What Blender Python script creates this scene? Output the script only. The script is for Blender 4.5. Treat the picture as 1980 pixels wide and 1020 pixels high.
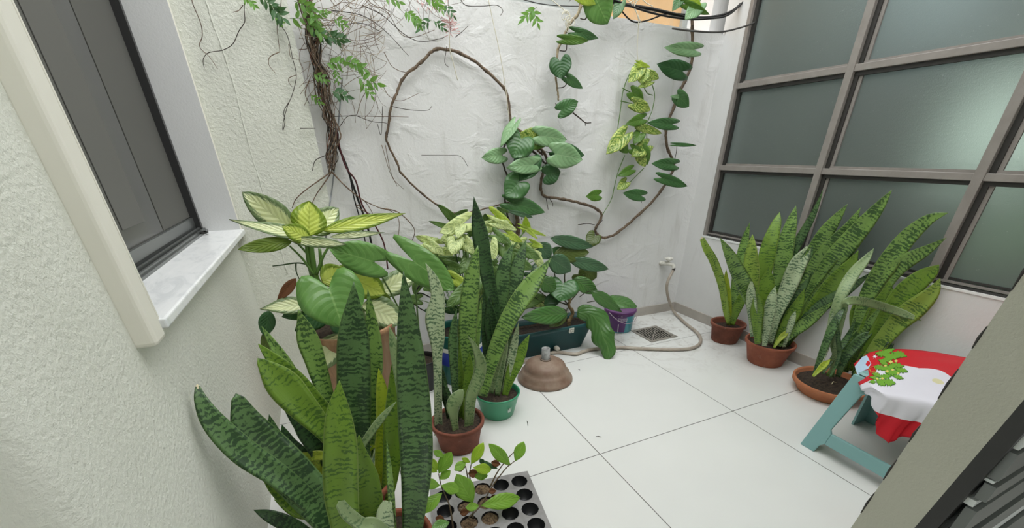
import bpy, bmesh, math, random
from mathutils import Vector, Matrix
for o in list(bpy.data.objects): bpy.data.objects.remove(o)
random.seed(7)
PI = math.pi
C = bpy.context.scene.collection
sc = bpy.context.scene

# ------------------------------------------------------------------ camera
YAW, PITCH, ROLL = math.radians(25.2348), math.radians(28.928), math.radians(0.3295)
FPX, CX, CY, H = 781.33, 1019.95, 729.70, 1.40
_f = Vector((math.sin(YAW)*math.cos(PITCH), math.cos(YAW)*math.cos(PITCH), -math.sin(PITCH)))
_r = Vector((math.cos(YAW), -math.sin(YAW), 0)); _u = _r.cross(_f)
R_ = _r*math.cos(ROLL) + _u*math.sin(ROLL); U_ = -_r*math.sin(ROLL) + _u*math.cos(ROLL)
EYE = Vector((0, 0, H))
cam = bpy.data.cameras.new('camera'); cam.sensor_fit = 'HORIZONTAL'; cam.sensor_width = 36
cam.lens = FPX/1980*36; cam.shift_x = -(CX-990)/1980; cam.shift_y = (CY-510)/1980
cam.clip_start = 0.02; cam.clip_end = 60
co = bpy.data.objects.new('camera', cam); C.objects.link(co)
co.matrix_world = Matrix(((R_.x, U_.x, -_f.x, 0), (R_.y, U_.y, -_f.y, 0), (R_.z, U_.z, -_f.z, H), (0, 0, 0, 1)))
sc.camera = co
# ------------------------------------------------------------------ light and exposure
sc.view_settings.view_transform = 'Standard'; sc.view_settings.look = 'None'
sc.view_settings.exposure = 0.15; sc.view_settings.gamma = 1
w = bpy.data.worlds.new('overcast_sky'); sc.world = w; w.use_nodes = True
w.node_tree.nodes['Background'].inputs[0].default_value = (0.97, 0.985, 1.0, 1)
w.node_tree.nodes['Background'].inputs[1].default_value = 3.0
sun = bpy.data.lights.new('hazy_sun', 'SUN'); sun.energy = 1.35; sun.angle = math.radians(50); sun.color = (1, 0.98, 0.94)
so = bpy.data.objects.new('hazy_sun', sun); C.objects.link(so); so.rotation_euler = (math.radians(25), math.radians(20), 0)

# ------------------------------------------------------------------ helpers
def ray(x, y): return R_*((x-CX)/FPX) + U_*(-(y-CY)/FPX) + _f
def onX(x, y, X): d = ray(x, y); return EYE + d*(X/d.x)
def onY(x, y, Y): d = ray(x, y); return EYE + d*(Y/d.y)
def onZ(x, y, Z=0.0): d = ray(x, y); return EYE + d*((Z-H)/d.z)
def depth(P): return _f.dot(P-EYE)
def lin(c):
    if isinstance(c, str): c = [int(c[i:i+2], 16)/255 for i in (0, 2, 4)]
    return tuple(x/12.92 if x <= 0.04045 else ((x+0.055)/1.055)**2.4 for x in c)+(1,)

MATS = {}
class NT:
    def __init__(s, name):
        s.m = bpy.data.materials.new(name); s.m.use_nodes = True; s.t = s.m.node_tree; s.t.nodes.clear()
        MATS[name] = s.m
        s.out = s.n('ShaderNodeOutputMaterial'); s.b = s.n('ShaderNodeBsdfPrincipled'); s.l(s.b.outputs[0], s.out.inputs[0])
    def n(s, k, **kw):
        x = s.t.nodes.new(k)
        for a, v in kw.items(): setattr(x, a, v)
        return x
    def l(s, a, b): s.t.links.new(a, b)
    def math(s, op, a, b=None, clamp=False):
        x = s.n('ShaderNodeMath', operation=op, use_clamp=clamp)
        for i, v in enumerate((a, b)):
            if v is None: continue
            if isinstance(v, (int, float)): x.inputs[i].default_value = v
            else: s.l(v, x.inputs[i])
        return x.outputs[0]
    def noise(s, vec=None, scale=5, detail=3, rough=0.5, dist=0.0):
        x = s.n('ShaderNodeTexNoise'); x.inputs['Scale'].default_value = scale; x.inputs['Detail'].default_value = detail
        x.inputs['Roughness'].default_value = rough; x.inputs['Distortion'].default_value = dist
        if vec is not None: s.l(vec, x.inputs['Vector'])
        return x.outputs['Fac']
    def ramp(s, fac, stops):
        x = s.n('ShaderNodeValToRGB'); e = x.color_ramp.elements
        while len(e) < len(stops): e.new(0.5)
        for i, (p, c) in enumerate(stops): e[i].position = p; e[i].color = c if not isinstance(c, str) else lin(c)
        s.l(fac, x.inputs[0]); return x.outputs[0]
    def mix(s, fac, a, b):
        x = s.n('ShaderNodeMix', data_type='RGBA')
        if isinstance(fac, (int, float)): x.inputs[0].default_value = fac
        else: s.l(fac, x.inputs[0])
        for i, v in ((6, a), (7, b)):
            if isinstance(v, (str, tuple)): x.inputs[i].default_value = lin(v) if isinstance(v, str) else v
            else: s.l(v, x.inputs[i])
        return x.outputs[2]
    def bump(s, h, strength=0.3, dist=0.01):
        x = s.n('ShaderNodeBump'); x.inputs['Strength'].default_value = strength; x.inputs['Distance'].default_value = dist
        s.l(h, x.inputs['Height']); s.l(x.outputs[0], s.b.inputs['Normal'])
    def obj(s): return s.n('ShaderNodeTexCoord').outputs['Object']
    def uv(s): return s.n('ShaderNodeTexCoord').outputs['UV']
    def mapv(s, vec, scale): 
        x = s.n('ShaderNodeMapping'); x.inputs['Scale'].default_value = scale; s.l(vec, x.inputs['Vector']); return x.outputs[0]
    def set(s, **kw):
        for k, v in kw.items():
            k = {'rough': 'Roughness', 'metal': 'Metallic', 'col': 'Base Color', 'spec': 'Specular IOR Level', 'trans': 'Transmission Weight', 'coat': 'Coat Weight'}[k]
            if isinstance(v, str): v = lin(v)
            s.b.inputs[k].default_value = v
        return s
    def col(s, c): s.l(c, s.b.inputs['Base Color'])
    def leafy(s, colsock, amount):   # light through the blade
        t = s.n('ShaderNodeBsdfTranslucent'); 
        mx = s.n('ShaderNodeMixShader'); mx.inputs[0].default_value = amount
        g = s.n('ShaderNodeMix', data_type='RGBA', blend_type='MULTIPLY'); g.inputs[0].default_value = 1
        s.l(colsock, g.inputs[6]); g.inputs[7].default_value = (1.0, 1.0, 0.45, 1)
        h = s.n('ShaderNodeHueSaturation'); h.inputs['Value'].default_value = 1.6; s.l(g.outputs[2], h.inputs['Color'])
        s.l(h.outputs[0], t.inputs[0]); s.l(s.b.outputs[0], mx.inputs[1]); s.l(t.outputs[0], mx.inputs[2]); s.l(mx.outputs[0], s.out.inputs[0])

def plain(name, c, rough=0.5, **kw):
    t = NT(name); t.set(col=c, rough=rough, **kw); return t.m
def mottled(name, c1, c2, scale=8, rough=0.6, bump=0.0, bscale=60, detail=4):
    t = NT(name); o = t.obj(); f = t.noise(o, scale, detail, 0.6)
    t.col(t.ramp(f, [(0.35, c1), (0.65, c2)])); t.set(rough=rough)
    if bump: t.bump(t.noise(o, bscale, 4), bump, 0.004)
    return t.m

def newobj(name, me, m, parent=None):
    o = bpy.data.objects.new(name, me); C.objects.link(o)
    if m is not None:
        for q in (m if isinstance(m, (list, tuple)) else [m]): me.materials.append(q)
    if parent is not None: o.parent = parent; o.matrix_parent_inverse = parent.matrix_world.inverted()
    return o
def obj(name, bm, m, parent=None, smooth=True, origin=None):
    me = bpy.data.meshes.new(name)
    bmesh.ops.recalc_face_normals(bm, faces=bm.faces)
    if origin is not None: bmesh.ops.translate(bm, verts=bm.verts, vec=-Vector(origin))
    for f in bm.faces: f.smooth = smooth
    bm.to_mesh(me); bm.free()
    o = newobj(name, me, m, None)
    if origin is not None: o.location = origin
    if parent is not None:
        o.parent = parent; o.matrix_parent_inverse = Matrix.Translation(-parent.location)
    return o
def bevel(o, wdt, seg=2):
    b = o.modifiers.new('bevel', 'BEVEL'); b.width = wdt; b.segments = seg; b.limit_method = 'ANGLE'; return o
def thing(name, label, cat, loc=(0, 0, 0), group=None):
    o = bpy.data.objects.new(name, None); C.objects.link(o); o.location = loc; o.empty_display_size = 0.05
    return tag(o, label, cat, group)
def tag(o, label, cat, group=None, kind=None):
    o['label'] = label; o['category'] = cat
    if group: o['group'] = group
    if kind: o['kind'] = kind
    return o
def struct(o): o['kind'] = 'structure'; return o

def add_box(bm, x0, y0, z0, x1, y1, z1):
    v = [bm.verts.new(p) for p in ((x0,y0,z0),(x1,y0,z0),(x1,y1,z0),(x0,y1,z0),(x0,y0,z1),(x1,y0,z1),(x1,y1,z1),(x0,y1,z1))]
    for f in ((0,3,2,1),(4,5,6,7),(0,1,5,4),(1,2,6,5),(2,3,7,6),(3,0,4,7)): bm.faces.new([v[i] for i in f])
def box(x0, y0, z0, x1, y1, z1): bm = bmesh.new(); add_box(bm, x0, y0, z0, x1, y1, z1); return bm
def add_prism(bm, pts, vec):
    """polygon pts (3-D) swept by vec"""
    vec = Vector(vec); a = [bm.verts.new(p) for p in pts]; b = [bm.verts.new(Vector(p)+vec) for p in pts]
    bm.faces.new(a); bm.faces.new(b[::-1]); n = len(a)
    for i in range(n): bm.faces.new((a[i], b[i], b[(i+1) % n], a[(i+1) % n]))
def add_lathe(bm, prof, c=(0, 0, 0), n=40, wob=0.0):
    """profile [(r, z)] turned about c"""
    c = Vector(c); rings = []
    for r, z in prof:
        if r < 1e-6: rings.append([bm.verts.new(c+Vector((0, 0, z)))])
        else: rings.append([bm.verts.new(c+Vector((r*math.cos(2*PI*i/n), r*math.sin(2*PI*i/n), z+wob*math.sin(2*2*PI*i/n+1)))) for i in range(n)])
    for a, b in zip(rings, rings[1:]):
        if len(a) == 1 and len(b) == 1: continue
        for i in range(n):
            j = (i+1) % n
            if len(a) == 1: bm.faces.new((a[0], b[i], b[j]))
            elif len(b) == 1: bm.faces.new((a[i], a[j], b[0]))
            else: bm.faces.new((a[i], a[j], b[j], b[i]))
def lathe(prof, c=(0, 0, 0), n=40, wob=0.0): bm = bmesh.new(); add_lathe(bm, prof, c, n, wob); return bm
def spline(P, k=8):
    """Catmull-Rom through tuples of any length"""
    P = [tuple(p) for p in P]; 
    if len(P) < 2: return P
    Q = [tuple(2*a-b for a, b in zip(P[0], P[1]))]+P+[tuple(2*a-b for a, b in zip(P[-1], P[-2]))]
    out = []
    for i in range(1, len(Q)-2):
        for j in range(k):
            t = j/k
            out.append(tuple(0.5*((2*b)+(c-a)*t+(2*a-5*b+4*c-d)*t*t+(3*b-a-3*c+d)*t**3) for a, b, c, d in zip(Q[i-1], Q[i], Q[i+1], Q[i+2])))
    out.append(P[-1]); return out
def add_tube(bm, pts, rad, n=6, cap=True, mat=0):
    pts = [Vector(p) for p in pts]; rad = rad if isinstance(rad, (list, tuple)) else [rad]*len(pts)
    up = None; prev = None
    for i, p in enumerate(pts):
        t = (pts[min(i+1, len(pts)-1)]-pts[max(i-1, 0)])
        if t.length < 1e-9: t = Vector((0, 0, 1))
        t.normalize()
        if up is None: up = t.orthogonal().normalized()
        up = (up-t*up.dot(t)); up = up.normalized() if up.length > 1e-6 else t.orthogonal().normalized()
        s = t.cross(up)
        ring = [bm.verts.new(p+(up*math.cos(2*PI*k/n)+s*math.sin(2*PI*k/n))*rad[i]) for k in range(n)]
        if prev:
            for k in range(n):
                f = bm.faces.new((prev[k], prev[(k+1) % n], ring[(k+1) % n], ring[k])); f.material_index = mat
        elif cap: bm.faces.new(ring[::-1]).material_index = mat
        prev = ring
    if cap: bm.faces.new(prev).material_index = mat
def tube(pts, rad, n=8): bm = bmesh.new(); add_tube(bm, pts, rad, n); return bm
def pxpath(P, Y, k=6):
    """P = [(px, py[, Y])]"""
    out = [onY(a, b, c) for a, b, c in spline([(p[0], p[1], p[2] if len(p) > 2 else Y) for p in P], k)]
    return [EYE+(q-EYE)*((YP-.02)/q.y) if q.x < XEND+.012 and q.y > YP-.02 else q for q in out]

# ------------------------------------------------------------------ materials of the place
def m_plaster(name, c1, c2, bscale=90, bstr=0.5, lumps=0.0, stains=0.0, vscale=(1, 1, 1)):
    t = NT(name); o = t.obj()
    f = t.noise(o, 1.7, 4, 0.55); col = t.ramp(f, [(0.3, c1), (0.7, c2)])
    if stains:
        s1 = t.noise(t.mapv(o, (5, 5, 0.8)), 2.4, 6, 0.65)
        col = t.mix(t.math('MULTIPLY', t.math('SUBTRACT', s1, 0.56, True), stains*5, True), col, 'a9a59c')
        s2 = t.noise(o, 26, 5, 0.75)
        col = t.mix(t.math('MULTIPLY', t.math('SUBTRACT', s2, 0.69, True), 6, True), col, '8f8a80')
    t.col(col); t.set(rough=0.72, spec=0.3)
    h = t.math('MULTIPLY', t.noise(o, bscale, 5, 0.6), bstr*1.5)
    if lumps:
        h2 = t.noise(t.mapv(o, (1, 1, 1.5)), 4.5, 5, 0.5, 0.8)
        h = t.math('ADD', h, t.math('MULTIPLY', t.math('SUBTRACT', h2, 0.5, True), lumps))
    t.bump(h, 0.6, 0.02); return t.m
M_LEFT = m_plaster('cream_textured_plaster', 'd9dbd0', 'e1e3d9', 75, 0.35)
M_BACK = m_plaster('patched_white_plaster', 'dcdcdb', 'e5e5e5', 60, 0.12, 1.6, 0.3)
M_RIGHT = m_plaster('smooth_white_plaster', 'd9d9d8', 'e3e3e3', 60, 0.08, 0.0, 0.25)
M_JAMB = m_plaster('olive_grey_paint', 'b0b0a2', 'b9b9ab', 120, 0.1)
M_REVEAL = m_plaster('grey_white_paint', 'c9cacb', 'd0d1d1', 120, 0.06)
M_CASING = m_plaster('cream_gloss_paint', 'dedcd0', 'e4e2d8', 40, 0.03)
M_SKIRT = mottled('beige_skirting_tile', 'aaa49c', 'b8b2aa', 5, 0.35)
M_DARKLINE = plain('dark_joint', '2a2826', 0.9)

def m_floor():
    t = NT('porcelain_tile'); o = t.obj()
    sx = t.n('ShaderNodeSeparateXYZ'); t.l(o, sx.inputs[0])
    def joint(c, off, per):
        a = t.math('DIVIDE', t.math('SUBTRACT', c, off), per)
        fr = t.math('FRACT', t.math('ADD', a, 20.0)); d = t.math('MINIMUM', fr, t.math('SUBTRACT', 1.0, fr))
        return t.math('LESS_THAN', d, 0.0022)
    j = t.math('MAXIMUM', joint(sx.outputs[0], 2.066, 0.991), joint(sx.outputs[1], 1.3665, 1.011))
    n1 = t.noise(o, 1.3, 3); c = t.ramp(n1, [(0.3, 'dbdcd9'), (0.7, 'e2e3e0')])
    d1 = t.noise(t.mapv(o, (1, 1, 1)), 9, 7, 0.7, 1.2)
    # grime gathers round the drain corner
    dist = t.n('ShaderNodeVectorMath', operation='DISTANCE'); t.l(o, dist.inputs[0]); dist.inputs[1].default_value = (2.6, 2.75, 0)
    near = t.math('SUBTRACT', 1.0, t.math('DIVIDE', dist.outputs['Value'], 1.1), True)
    g = t.math('MULTIPLY', t.math('SUBTRACT', d1, 0.5, True), t.math('MULTIPLY', near, 5.0), True)
    c = t.mix(g, c, '9d968c')
    c = t.mix(j, c, '5d5a56'); t.col(c)
    t.set(rough=0.28)
    t.set(spec=0.45); return t.m
M_FLOOR = m_floor()
M_ALU = mottled('bronze_anodised_frame', '8a847f', '948e89', 12, 0.42)
M_ALUD = plain('dark_frame_gasket', '33312f', 0.5)
M_ALUW = plain('window_frame_dark_aluminium', '2c2c2d', 0.35)
M_ALUG = plain('grey_rail_aluminium', '6a6d6c', 0.3, metal=0.5)
def m_frost():
    t = NT('textured_frosted_glass'); o = t.obj()
    t.set(col='b4bdb8', rough=0.33, trans=0.82, spec=0.5)
    n = t.noise(o, 260, 3, 0.6); n2 = t.noise(t.mapv(o, (3, 1, 3)), 30, 4)
    t.bump(t.math('ADD', n, t.math('MULTIPLY', n2, 0.8)), 0.25, 0.004)
    d = t.n('ShaderNodeTexVoronoi'); d.inputs['Scale'].default_value = 55; t.l(o, d.inputs['Vector'])
    sp = t.math('LESS_THAN', d.outputs['Distance'], 0.085)
    nz = t.noise(o, 6, 3); sp = t.math('MULTIPLY', sp, t.math('GREATER_THAN', nz, 0.53))
    t.col(t.mix(sp, 'b4bdb8', 'f2f4f2')); t.l(t.math('MULTIPLY', t.math('SUBTRACT', 1.0, sp), 0.82), t.b.inputs['Transmission Weight'])
    return t.m
M_FROST = m_frost()
def m_mesh():
    t = NT('dark_window_glass'); t.set(col='2b2b2a', rough=0.16, spec=0.35)
    n = t.noise(t.obj(), 14, 4); t.col(t.ramp(n, [(0.4, '434341'), (0.7, '4c4c49')])); t.m; return t.m
M_DGLASS = m_mesh()
def m_marble():
    t = NT('white_marble'); o = t.obj()
    f = t.noise(t.mapv(o, (3, 1, 1)), 5, 7, 0.65, 1.5); t.col(t.ramp(f, [(0.35, 'd9dcde'), (0.5, 'e9ebec'), (0.75, 'f1f2f2')])); t.set(rough=0.25); return t.m
M_MARBLE = m_marble()

# ------------------------------------------------------------------ structure
XL, YB, YP, XR = -0.49, 2.985, 2.90, 3.073
XEND = 0.042          # right end of the cream panel on the back wall
fl = struct(obj('floor', box(-0.9, -0.4, -0.05, 3.4, 3.2, 0.0), M_FLOOR, smooth=False))
# left wall: plaster sheet with a window opening, its near end rounded
WY0, WY1, WZ0, WZ1 = 1.32, YP-0.03, 1.02, 2.75
bm = bmesh.new()
add_box(bm, XL-0.25, 0.80, 0, XL, YP+0.12, WZ0-0.03)          # below the sill
add_box(bm, XL-0.25, 0.80, WZ0-0.03, XL, WY0, 3.6)            # near side
add_box(bm, XL-0.25, WY1, WZ0-0.03, XL, YP+0.12, 3.6)
add_box(bm, XL-0.25, WY0, WZ1, XL, WY1, 3.6)
struct(obj('wall_left', bm, M_LEFT, smooth=False))
bm = bmesh.new()   # rounded end of the left wall and the return behind it
pr = [(XL-0.05+0.05*math.cos(a), 0.80-0.05*math.sin(a)) for a in [i*PI/2/18 for i in range(19)]]+[(XL-0.8, 0.75), (XL-0.8, 0.80)]
add_prism(bm, [(x, y, 0) for x, y in pr], (0, 0, 3.6))
o = struct(obj('wall_left_return', bm, M_LEFT)); 
md = o.modifiers.new('e', 'EDGE_SPLIT'); md.split_angle = math.radians(40)
struct(obj('wall_back', box(-0.6, YB, 0, 3.14, YB+0.15, 2.215), M_BACK, smooth=False))
struct(obj('wall_back_left_panel', box(XL-0.05, YP, 0, XEND, YB+0.002, 3.6), M_LEFT, smooth=False))
# right wall under and around the window
SZ = 0.765
bm = bmesh.new()
add_box(bm, XR, -0.3, 0, XR+0.2, YB+0.02, SZ)
add_box(bm, XR, 2.80, SZ, XR+0.2, YB+0.02, 3.6)
struct(obj('wall_right', bm, M_RIGHT, smooth=False))
struct(obj('wall_right_pillar', box(3.03, YB+0.13, 1.9, 3.3, 3.55, 3.6), M_RIGHT, smooth=False))
# skirting tiles
bm = bmesh.new(); add_box(bm, XEND, YB-0.012, 0, XR, YB, 0.085)
struct(obj('baseboard_back', bm, M_SKIRT, smooth=False))
bm = bmesh.new(); add_box(bm, XR-0.012, 0.3, 0, XR, YB-0.012, 0.085)
struct(obj('baseboard_right', bm, M_SKIRT, smooth=False))
# near wall with the olive jamb the view leans past
JX = 1.20
j0, j1 = onX(1645, 1020, JX), onX(1980, 525, JX); k0, k1 = onX(1768, 1020, JX), onX(1980, 772, JX)
def ext(a, b, z): t = (z-a.z)/(b.z-a.z); return a.lerp(b, t)
bm = bmesh.new()
A0, A1, B0, B1 = ext(j0, j1, 0), ext(j0, j1, 2.6), ext(k0, k1, 0), ext(k0, k1, 2.6)
v = [bm.verts.new(p) for p in (A0, A1, B1, B0)]; q = [bm.verts.new(Vector((3.4, p.y, p.z))) for p in (A0, A1, B1, B0)]
bm.faces.new(v); bm.faces.new(q[::-1])
for i in range(4): bm.faces.new((v[i], q[i], q[(i+1) % 4], v[(i+1) % 4]))
jamb = struct(obj('wall_front', bm, M_JAMB, smooth=False))
# thin pale chipped edge strip down the corner of the jamb
bm = bmesh.new()
for z0 in [i*0.13 for i in range(16)]:
    a, b = ext(j0, j1, z0), ext(j0, j1, z0+0.05+0.06*random.random())
    add_tube(bm, [a+Vector((0, 0.0, 0)), (a+b)/2+Vector((0, 0.001, 0)), b], [0.0012, 0.0028, 0.001], 5)
struct(obj('trim_1', bm, plain('chipped_dark_edge', '3c3a38', 0.8)))
# door beside the jamb: black gasket, aluminium frame, bars built as reflections in the glass
d1 = struct(bpy.data.objects.new('door_1', None)); C.objects.link(d1)
g0, g1 = ext(k0, k1, 0), ext(k0, k1, 2.6)
bm = bmesh.new(); add_prism(bm, [g0, g1, g1+Vector((0, -0.036, 0)), g0+Vector((0, -0.030, 0))], (0.05, 0, 0))
obj('gasket', bm, plain('black_rubber', '2a2a29', 0.55), d1, smooth=False)
M_SILV = plain('reflection_silver', 'b9c0bf', 0.25, metal=0.7)
M_MIDG = plain('grey_aluminium', '6c706d', 0.35, metal=0.3)
M_WHT = plain('reflection_white', 'e4eae8', 0.3)
YD = .188
def bar(z0, z1, m, y=YD, d=.02, nm='reflection_bar', x0=1.222, sk=0.0):
    bm = bmesh.new(); add_prism(bm, [(x0, y, z0), (x0, y, z1), (2.3, y, z1+sk), (2.3, y, z0+sk)], (0, -d, 0)); obj(nm, bm, m, d1, smooth=False)
bar(.86, 1.9, M_WHT); bar(.775, .85, M_MIDG, YD-.004, nm='frame_rail'); bar(.765, .772, M_WHT); bar(.715, .76, M_MIDG, YD-.008, nm='frame_rail'); bar(.690, .708, M_WHT, YD+.004)
bar(.60, .684, M_MIDG, YD-.006, nm='frame_rail'); bar(.575, .596, M_SILV, YD); bar(.50, .57, M_MIDG, YD-.01, nm='frame_rail'); bar(.40, .44, M_WHT, YD); bar(.0, .39, M_MIDG, YD-.01, nm='frame_rail')
obj('pane', box(1.222, 0.194, 0.0, 2.3, 0.199, 2.6), plain('dark_door_glass', '4b4e4d', 0.15), d1, smooth=False)

# things seen over the back wall
M_ZINC = mottled('weathered_grey_cladding', '8f9492', 'a7aba8', 6, 0.6)
struct(obj('wall_neighbour_grey', box(-0.6, 3.5, 2.0, 2.35, 3.6, 4.2), M_ZINC, smooth=False))
struct(obj('wall_neighbour_orange', box(2.16, 3.40, 2.0, 3.035, 3.5, 4.2), m_plaster('faded_orange_render', 'c9a274', 'd9b68a', 40, 0.1, 0, 0.4), smooth=False))
bm = bmesh.new(); add_box(bm, 2.975, 3.37, 2.0, 3.035, 3.41, 4.2)
struct(obj('trim_2', bm, M_ZINC, smooth=False))
# upper storey and house walls, out of frame, added to shade the court
bm = bmesh.new(); add_box(bm, XL-0.25, 0.75, 3.6, XL, 3.2, 5.0)
struct(obj('wall_upper_left', bm, M_LEFT, smooth=False))
struct(obj('wall_upper_right', box(XR, -0.6, 3.1, XR+0.2, 3.2, 5.0), M_RIGHT, smooth=False))
struct(obj('wall_house_upper', box(XL-2.0, -2.6, 2.7, 3.3, 0.12, 3.7), M_LEFT, smooth=False))
struct(obj('wall_house_room', box(XL-2.0, -2.6, 0, 3.3, -2.5, 2.7), M_LEFT, smooth=False))
struct(obj('wall_house_side', box(XL-0.9, -2.5, 0, XL-0.8, 0.75, 2.7), M_LEFT, smooth=False))
struct(obj('floor_house_room', box(XL-2.0, -2.6, -0.05, 3.4, -0.4, 0), plain('house_floor', '8a7f72', 0.5), smooth=False))

# ------------------------------------------------------------------ frosted window on the right
win = struct(bpy.data.objects.new('window_2', None)); C.objects.link(win)
GX = XR+0.045
rails = [SZ+0.012, 1.305, 1.862, 2.42, 2.98]
mull = [2.80, 1.962, 1.135, 0.30]
def bar_v(y, w, x0=XR-0.004, x1=XR+0.06): return box(x0, y-w, SZ, x1, y, 3.1)
for i, y in enumerate(mull):
    bevel(obj('mullion', bar_v(y, 0.045 if i else 0.03), M_ALU, win, smooth=False), 0.003)
    bm = bmesh.new(); add_box(bm, GX-0.022, y-(0.045 if i else 0.03)-0.026, SZ, GX+0.004, y-(0.045 if i else 0.03), 3.1)
    obj('glazing_bead', bm, M_ALUD, win, smooth=False)
    if i: 
        bm = bmesh.new(); add_box(bm, GX-0.012, y-0.045-0.046, SZ, GX+0.002, y-0.045-0.026, 3.1); obj('glazing_bead', bm, M_ALU, win, smooth=False)
for i, z in enumerate(rails):
    if i:
        bevel(obj('rail', box(XR+0.003, 0.30, z-0.014, XR+0.062, 2.79, z+0.022), M_ALU, win, smooth=False), 0.003)
        obj('glazing_bead', box(GX-0.024, 0.30, z-0.036, GX+0.004, 2.79, z-0.012), M_ALUD, win, smooth=False)
        obj('glazing_bead', box(GX-0.014, 0.30, z+0.020, GX+0.004, 2.79, z+0.036), M_ALU, win, smooth=False)
    else:
        for k in range(3):
            obj('bottom_rail', box(XR+0.008+k*0.013, 0.30, SZ+0.0+0.016*k, XR+0.062, 2.79, SZ+0.012+0.016*k), M_ALUD if k != 1 else M_ALU, win, smooth=False)
for a in range(3):
    for b in range(4):
        y1 = mull[a]-0.04; y0 = mull[a+1]; z0 = rails[b]; z1 = rails[b+1]
        obj('pane', box(GX, y0-0.005, z0+0.01, GX+0.005, y1+0.005, z1), M_FROST, win, smooth=False)
struct(obj('trim_3', box(XR-0.006, 0.3, SZ-0.012, XR+0.07, 2.80, SZ+0.001), plain('white_sill_paint', 'ecedec', 0.45), smooth=False))
# the dim room behind the frosted panes
bm = bmesh.new()
add_box(bm, 5.2, -1.2, -0.1, 5.3, 4.0, 3.6); add_box(bm, XR+0.2, YB+0.02, -0.1, 5.2, YB+0.1, 3.6)
add_box(bm, XR+0.2, -1.2, -0.1, 5.2, -1.1, 3.6)
struct(obj('wall_inner_room', bm, plain('inner_room_paint', '5c6462', 0.8), smooth=False))
struct(obj('floor_inner_room', box(XR+0.2, -1.2, -0.12, 5.3, 4.0, -0.02), plain('inner_floor', '3a3835', 0.6), smooth=False))
struct(obj('ceiling', box(XR+0.2, -1.2, 3.4, 5.3, 4.0, 3.6), plain('inner_ceiling', '9aa5a1', 0.8), smooth=False))
lp = bpy.data.lights.new('pane_fill_light', 'AREA'); lp.energy = 24; lp.size = 1.2; lp.color = (0.84, 0.97, 1.0)  # added fill light, brightens the frosted panes from behind
lo = bpy.data.objects.new('pane_fill_light', lp); C.objects.link(lo); lo.location = (4.2, 2.4, 3.2)
def glow(name, x0, y0, z0, x1, y1, z1, c_, e_):      # added panels, unseen, that brighten the frosted panes
    t = NT(name); t.set(col='000000', rough=1); t.b.inputs['Emission Color'].default_value = lin(c_); t.b.inputs['Emission Strength'].default_value = e_
    struct(obj(name, box(x0, y0, z0, x1, y1, z1), t.m, smooth=False))
glow('glow_panel_1', 5.17, 1.45, 1.25, 5.195, 2.15, 1.95, 'dff0e4', 2.2)
glow('glow_panel_2', 5.17, 1.25, 0.62, 5.195, 1.70, 1.05, '9fc89a', 0.8)
glow('glow_panel_3', 5.17, 2.3, 2.3, 5.195, 3.9, 3.1, 'c4dbe4', 0.9)

hl = bpy.data.lights.new('jamb_fill_light', 'AREA'); hl.energy = 2; hl.size = 0.8; hl.color = (1, .97, .9)  # added fill light behind the camera, lifts the jamb
ho_ = bpy.data.objects.new('jamb_fill_light', hl); C.objects.link(ho_); ho_.location = (0.3, -1.3, 2.6)
# ------------------------------------------------------------------ window on the left
wl = struct(bpy.data.objects.new('window_1', None)); C.objects.link(wl)
GLX = -0.63
CFX = -0.445
# casing: three boards round the opening, standing proud of the plaster
def casing(y0, z0, y1, z1, x0=-0.50): return box(x0, y0, z0, CFX, y1, z1)
bevel(obj('casing', casing(WY0-0.085, WZ0-0.05, WY0-0.01, 2.8, XL-0.01), M_CASING, wl, smooth=False), 0.012, 3)
bevel(obj('casing', casing(WY1-0.002, WZ0-0.05, WY1+0.022, 2.8, XL-0.01), M_CASING, wl, smooth=False), 0.006, 3)
obj('casing', casing(WY0-0.085, 2.72, WY1, 2.8, XL-0.01), M_CASING, wl, smooth=False)
# reveal boards
obj('reveal', box(GLX-0.02, WY1-0.006, WZ0, CFX-0.004, WY1+0.0, 2.74), M_REVEAL, wl, smooth=False)
obj('reveal', box(GLX-0.02, WY0-0.012, WZ0, CFX-0.002, WY0-0.004, 2.74), M_CASING, wl, smooth=False)
o = obj('sill', box(GLX, WY0-0.012, WZ0-0.028, CFX+0.012, WY1+0.018, WZ0), M_MARBLE, wl, smooth=False); bevel(o, 0.006, 3)
# frame, track, pane
for k in range(3):
    obj('track', box(GLX-0.02+k*0.017, WY0, WZ0, GLX-0.012+k*0.017, WY1-0.006, WZ0+0.034-0.007*k), M_ALUG, wl, smooth=False)
obj('track_base', box(GLX-0.03, WY0, WZ0, GLX+0.03, WY1-0.006, WZ0+0.010), M_ALUG, wl, smooth=False)
obj('frame_stile', box(GLX-0.03, WY1-0.036, WZ0+0.01, GLX+0.012, WY1-0.006, 2.74), M_ALUW, wl, smooth=False)
obj('frame_stile', box(GLX-0.03, WY0, WZ0+0.01, GLX+0.012, WY0+0.03, 2.74), M_ALUW, wl, smooth=False)
obj('bottom_rail', box(GLX-0.032, WY0, WZ0+0.032, GLX-0.012, WY1-0.03, WZ0+0.075), M_ALUG, wl, smooth=False)
obj('pane', box(GLX-0.03, WY0, WZ0+0.03, GLX-0.024, WY1-0.03, 2.74), M_DGLASS, wl, smooth=False)
for k_, (y0, y1, c) in enumerate(((1.30, 1.72, '3d3d3b'), (1.95, 2.19, '676763'), (2.36, 2.90, '5e5e5a'))):  # flat grey bands put the glass's reflections into colour
    obj('reflection_band', box(GLX-0.0235, max(y0, WY0), WZ0+(0.10, .14, .08)[k_], GLX-0.022, min(y1, WY1-.03), 2.74), plain('reflection_grey', c, 0.7, spec=0.3), wl, smooth=False)
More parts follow.
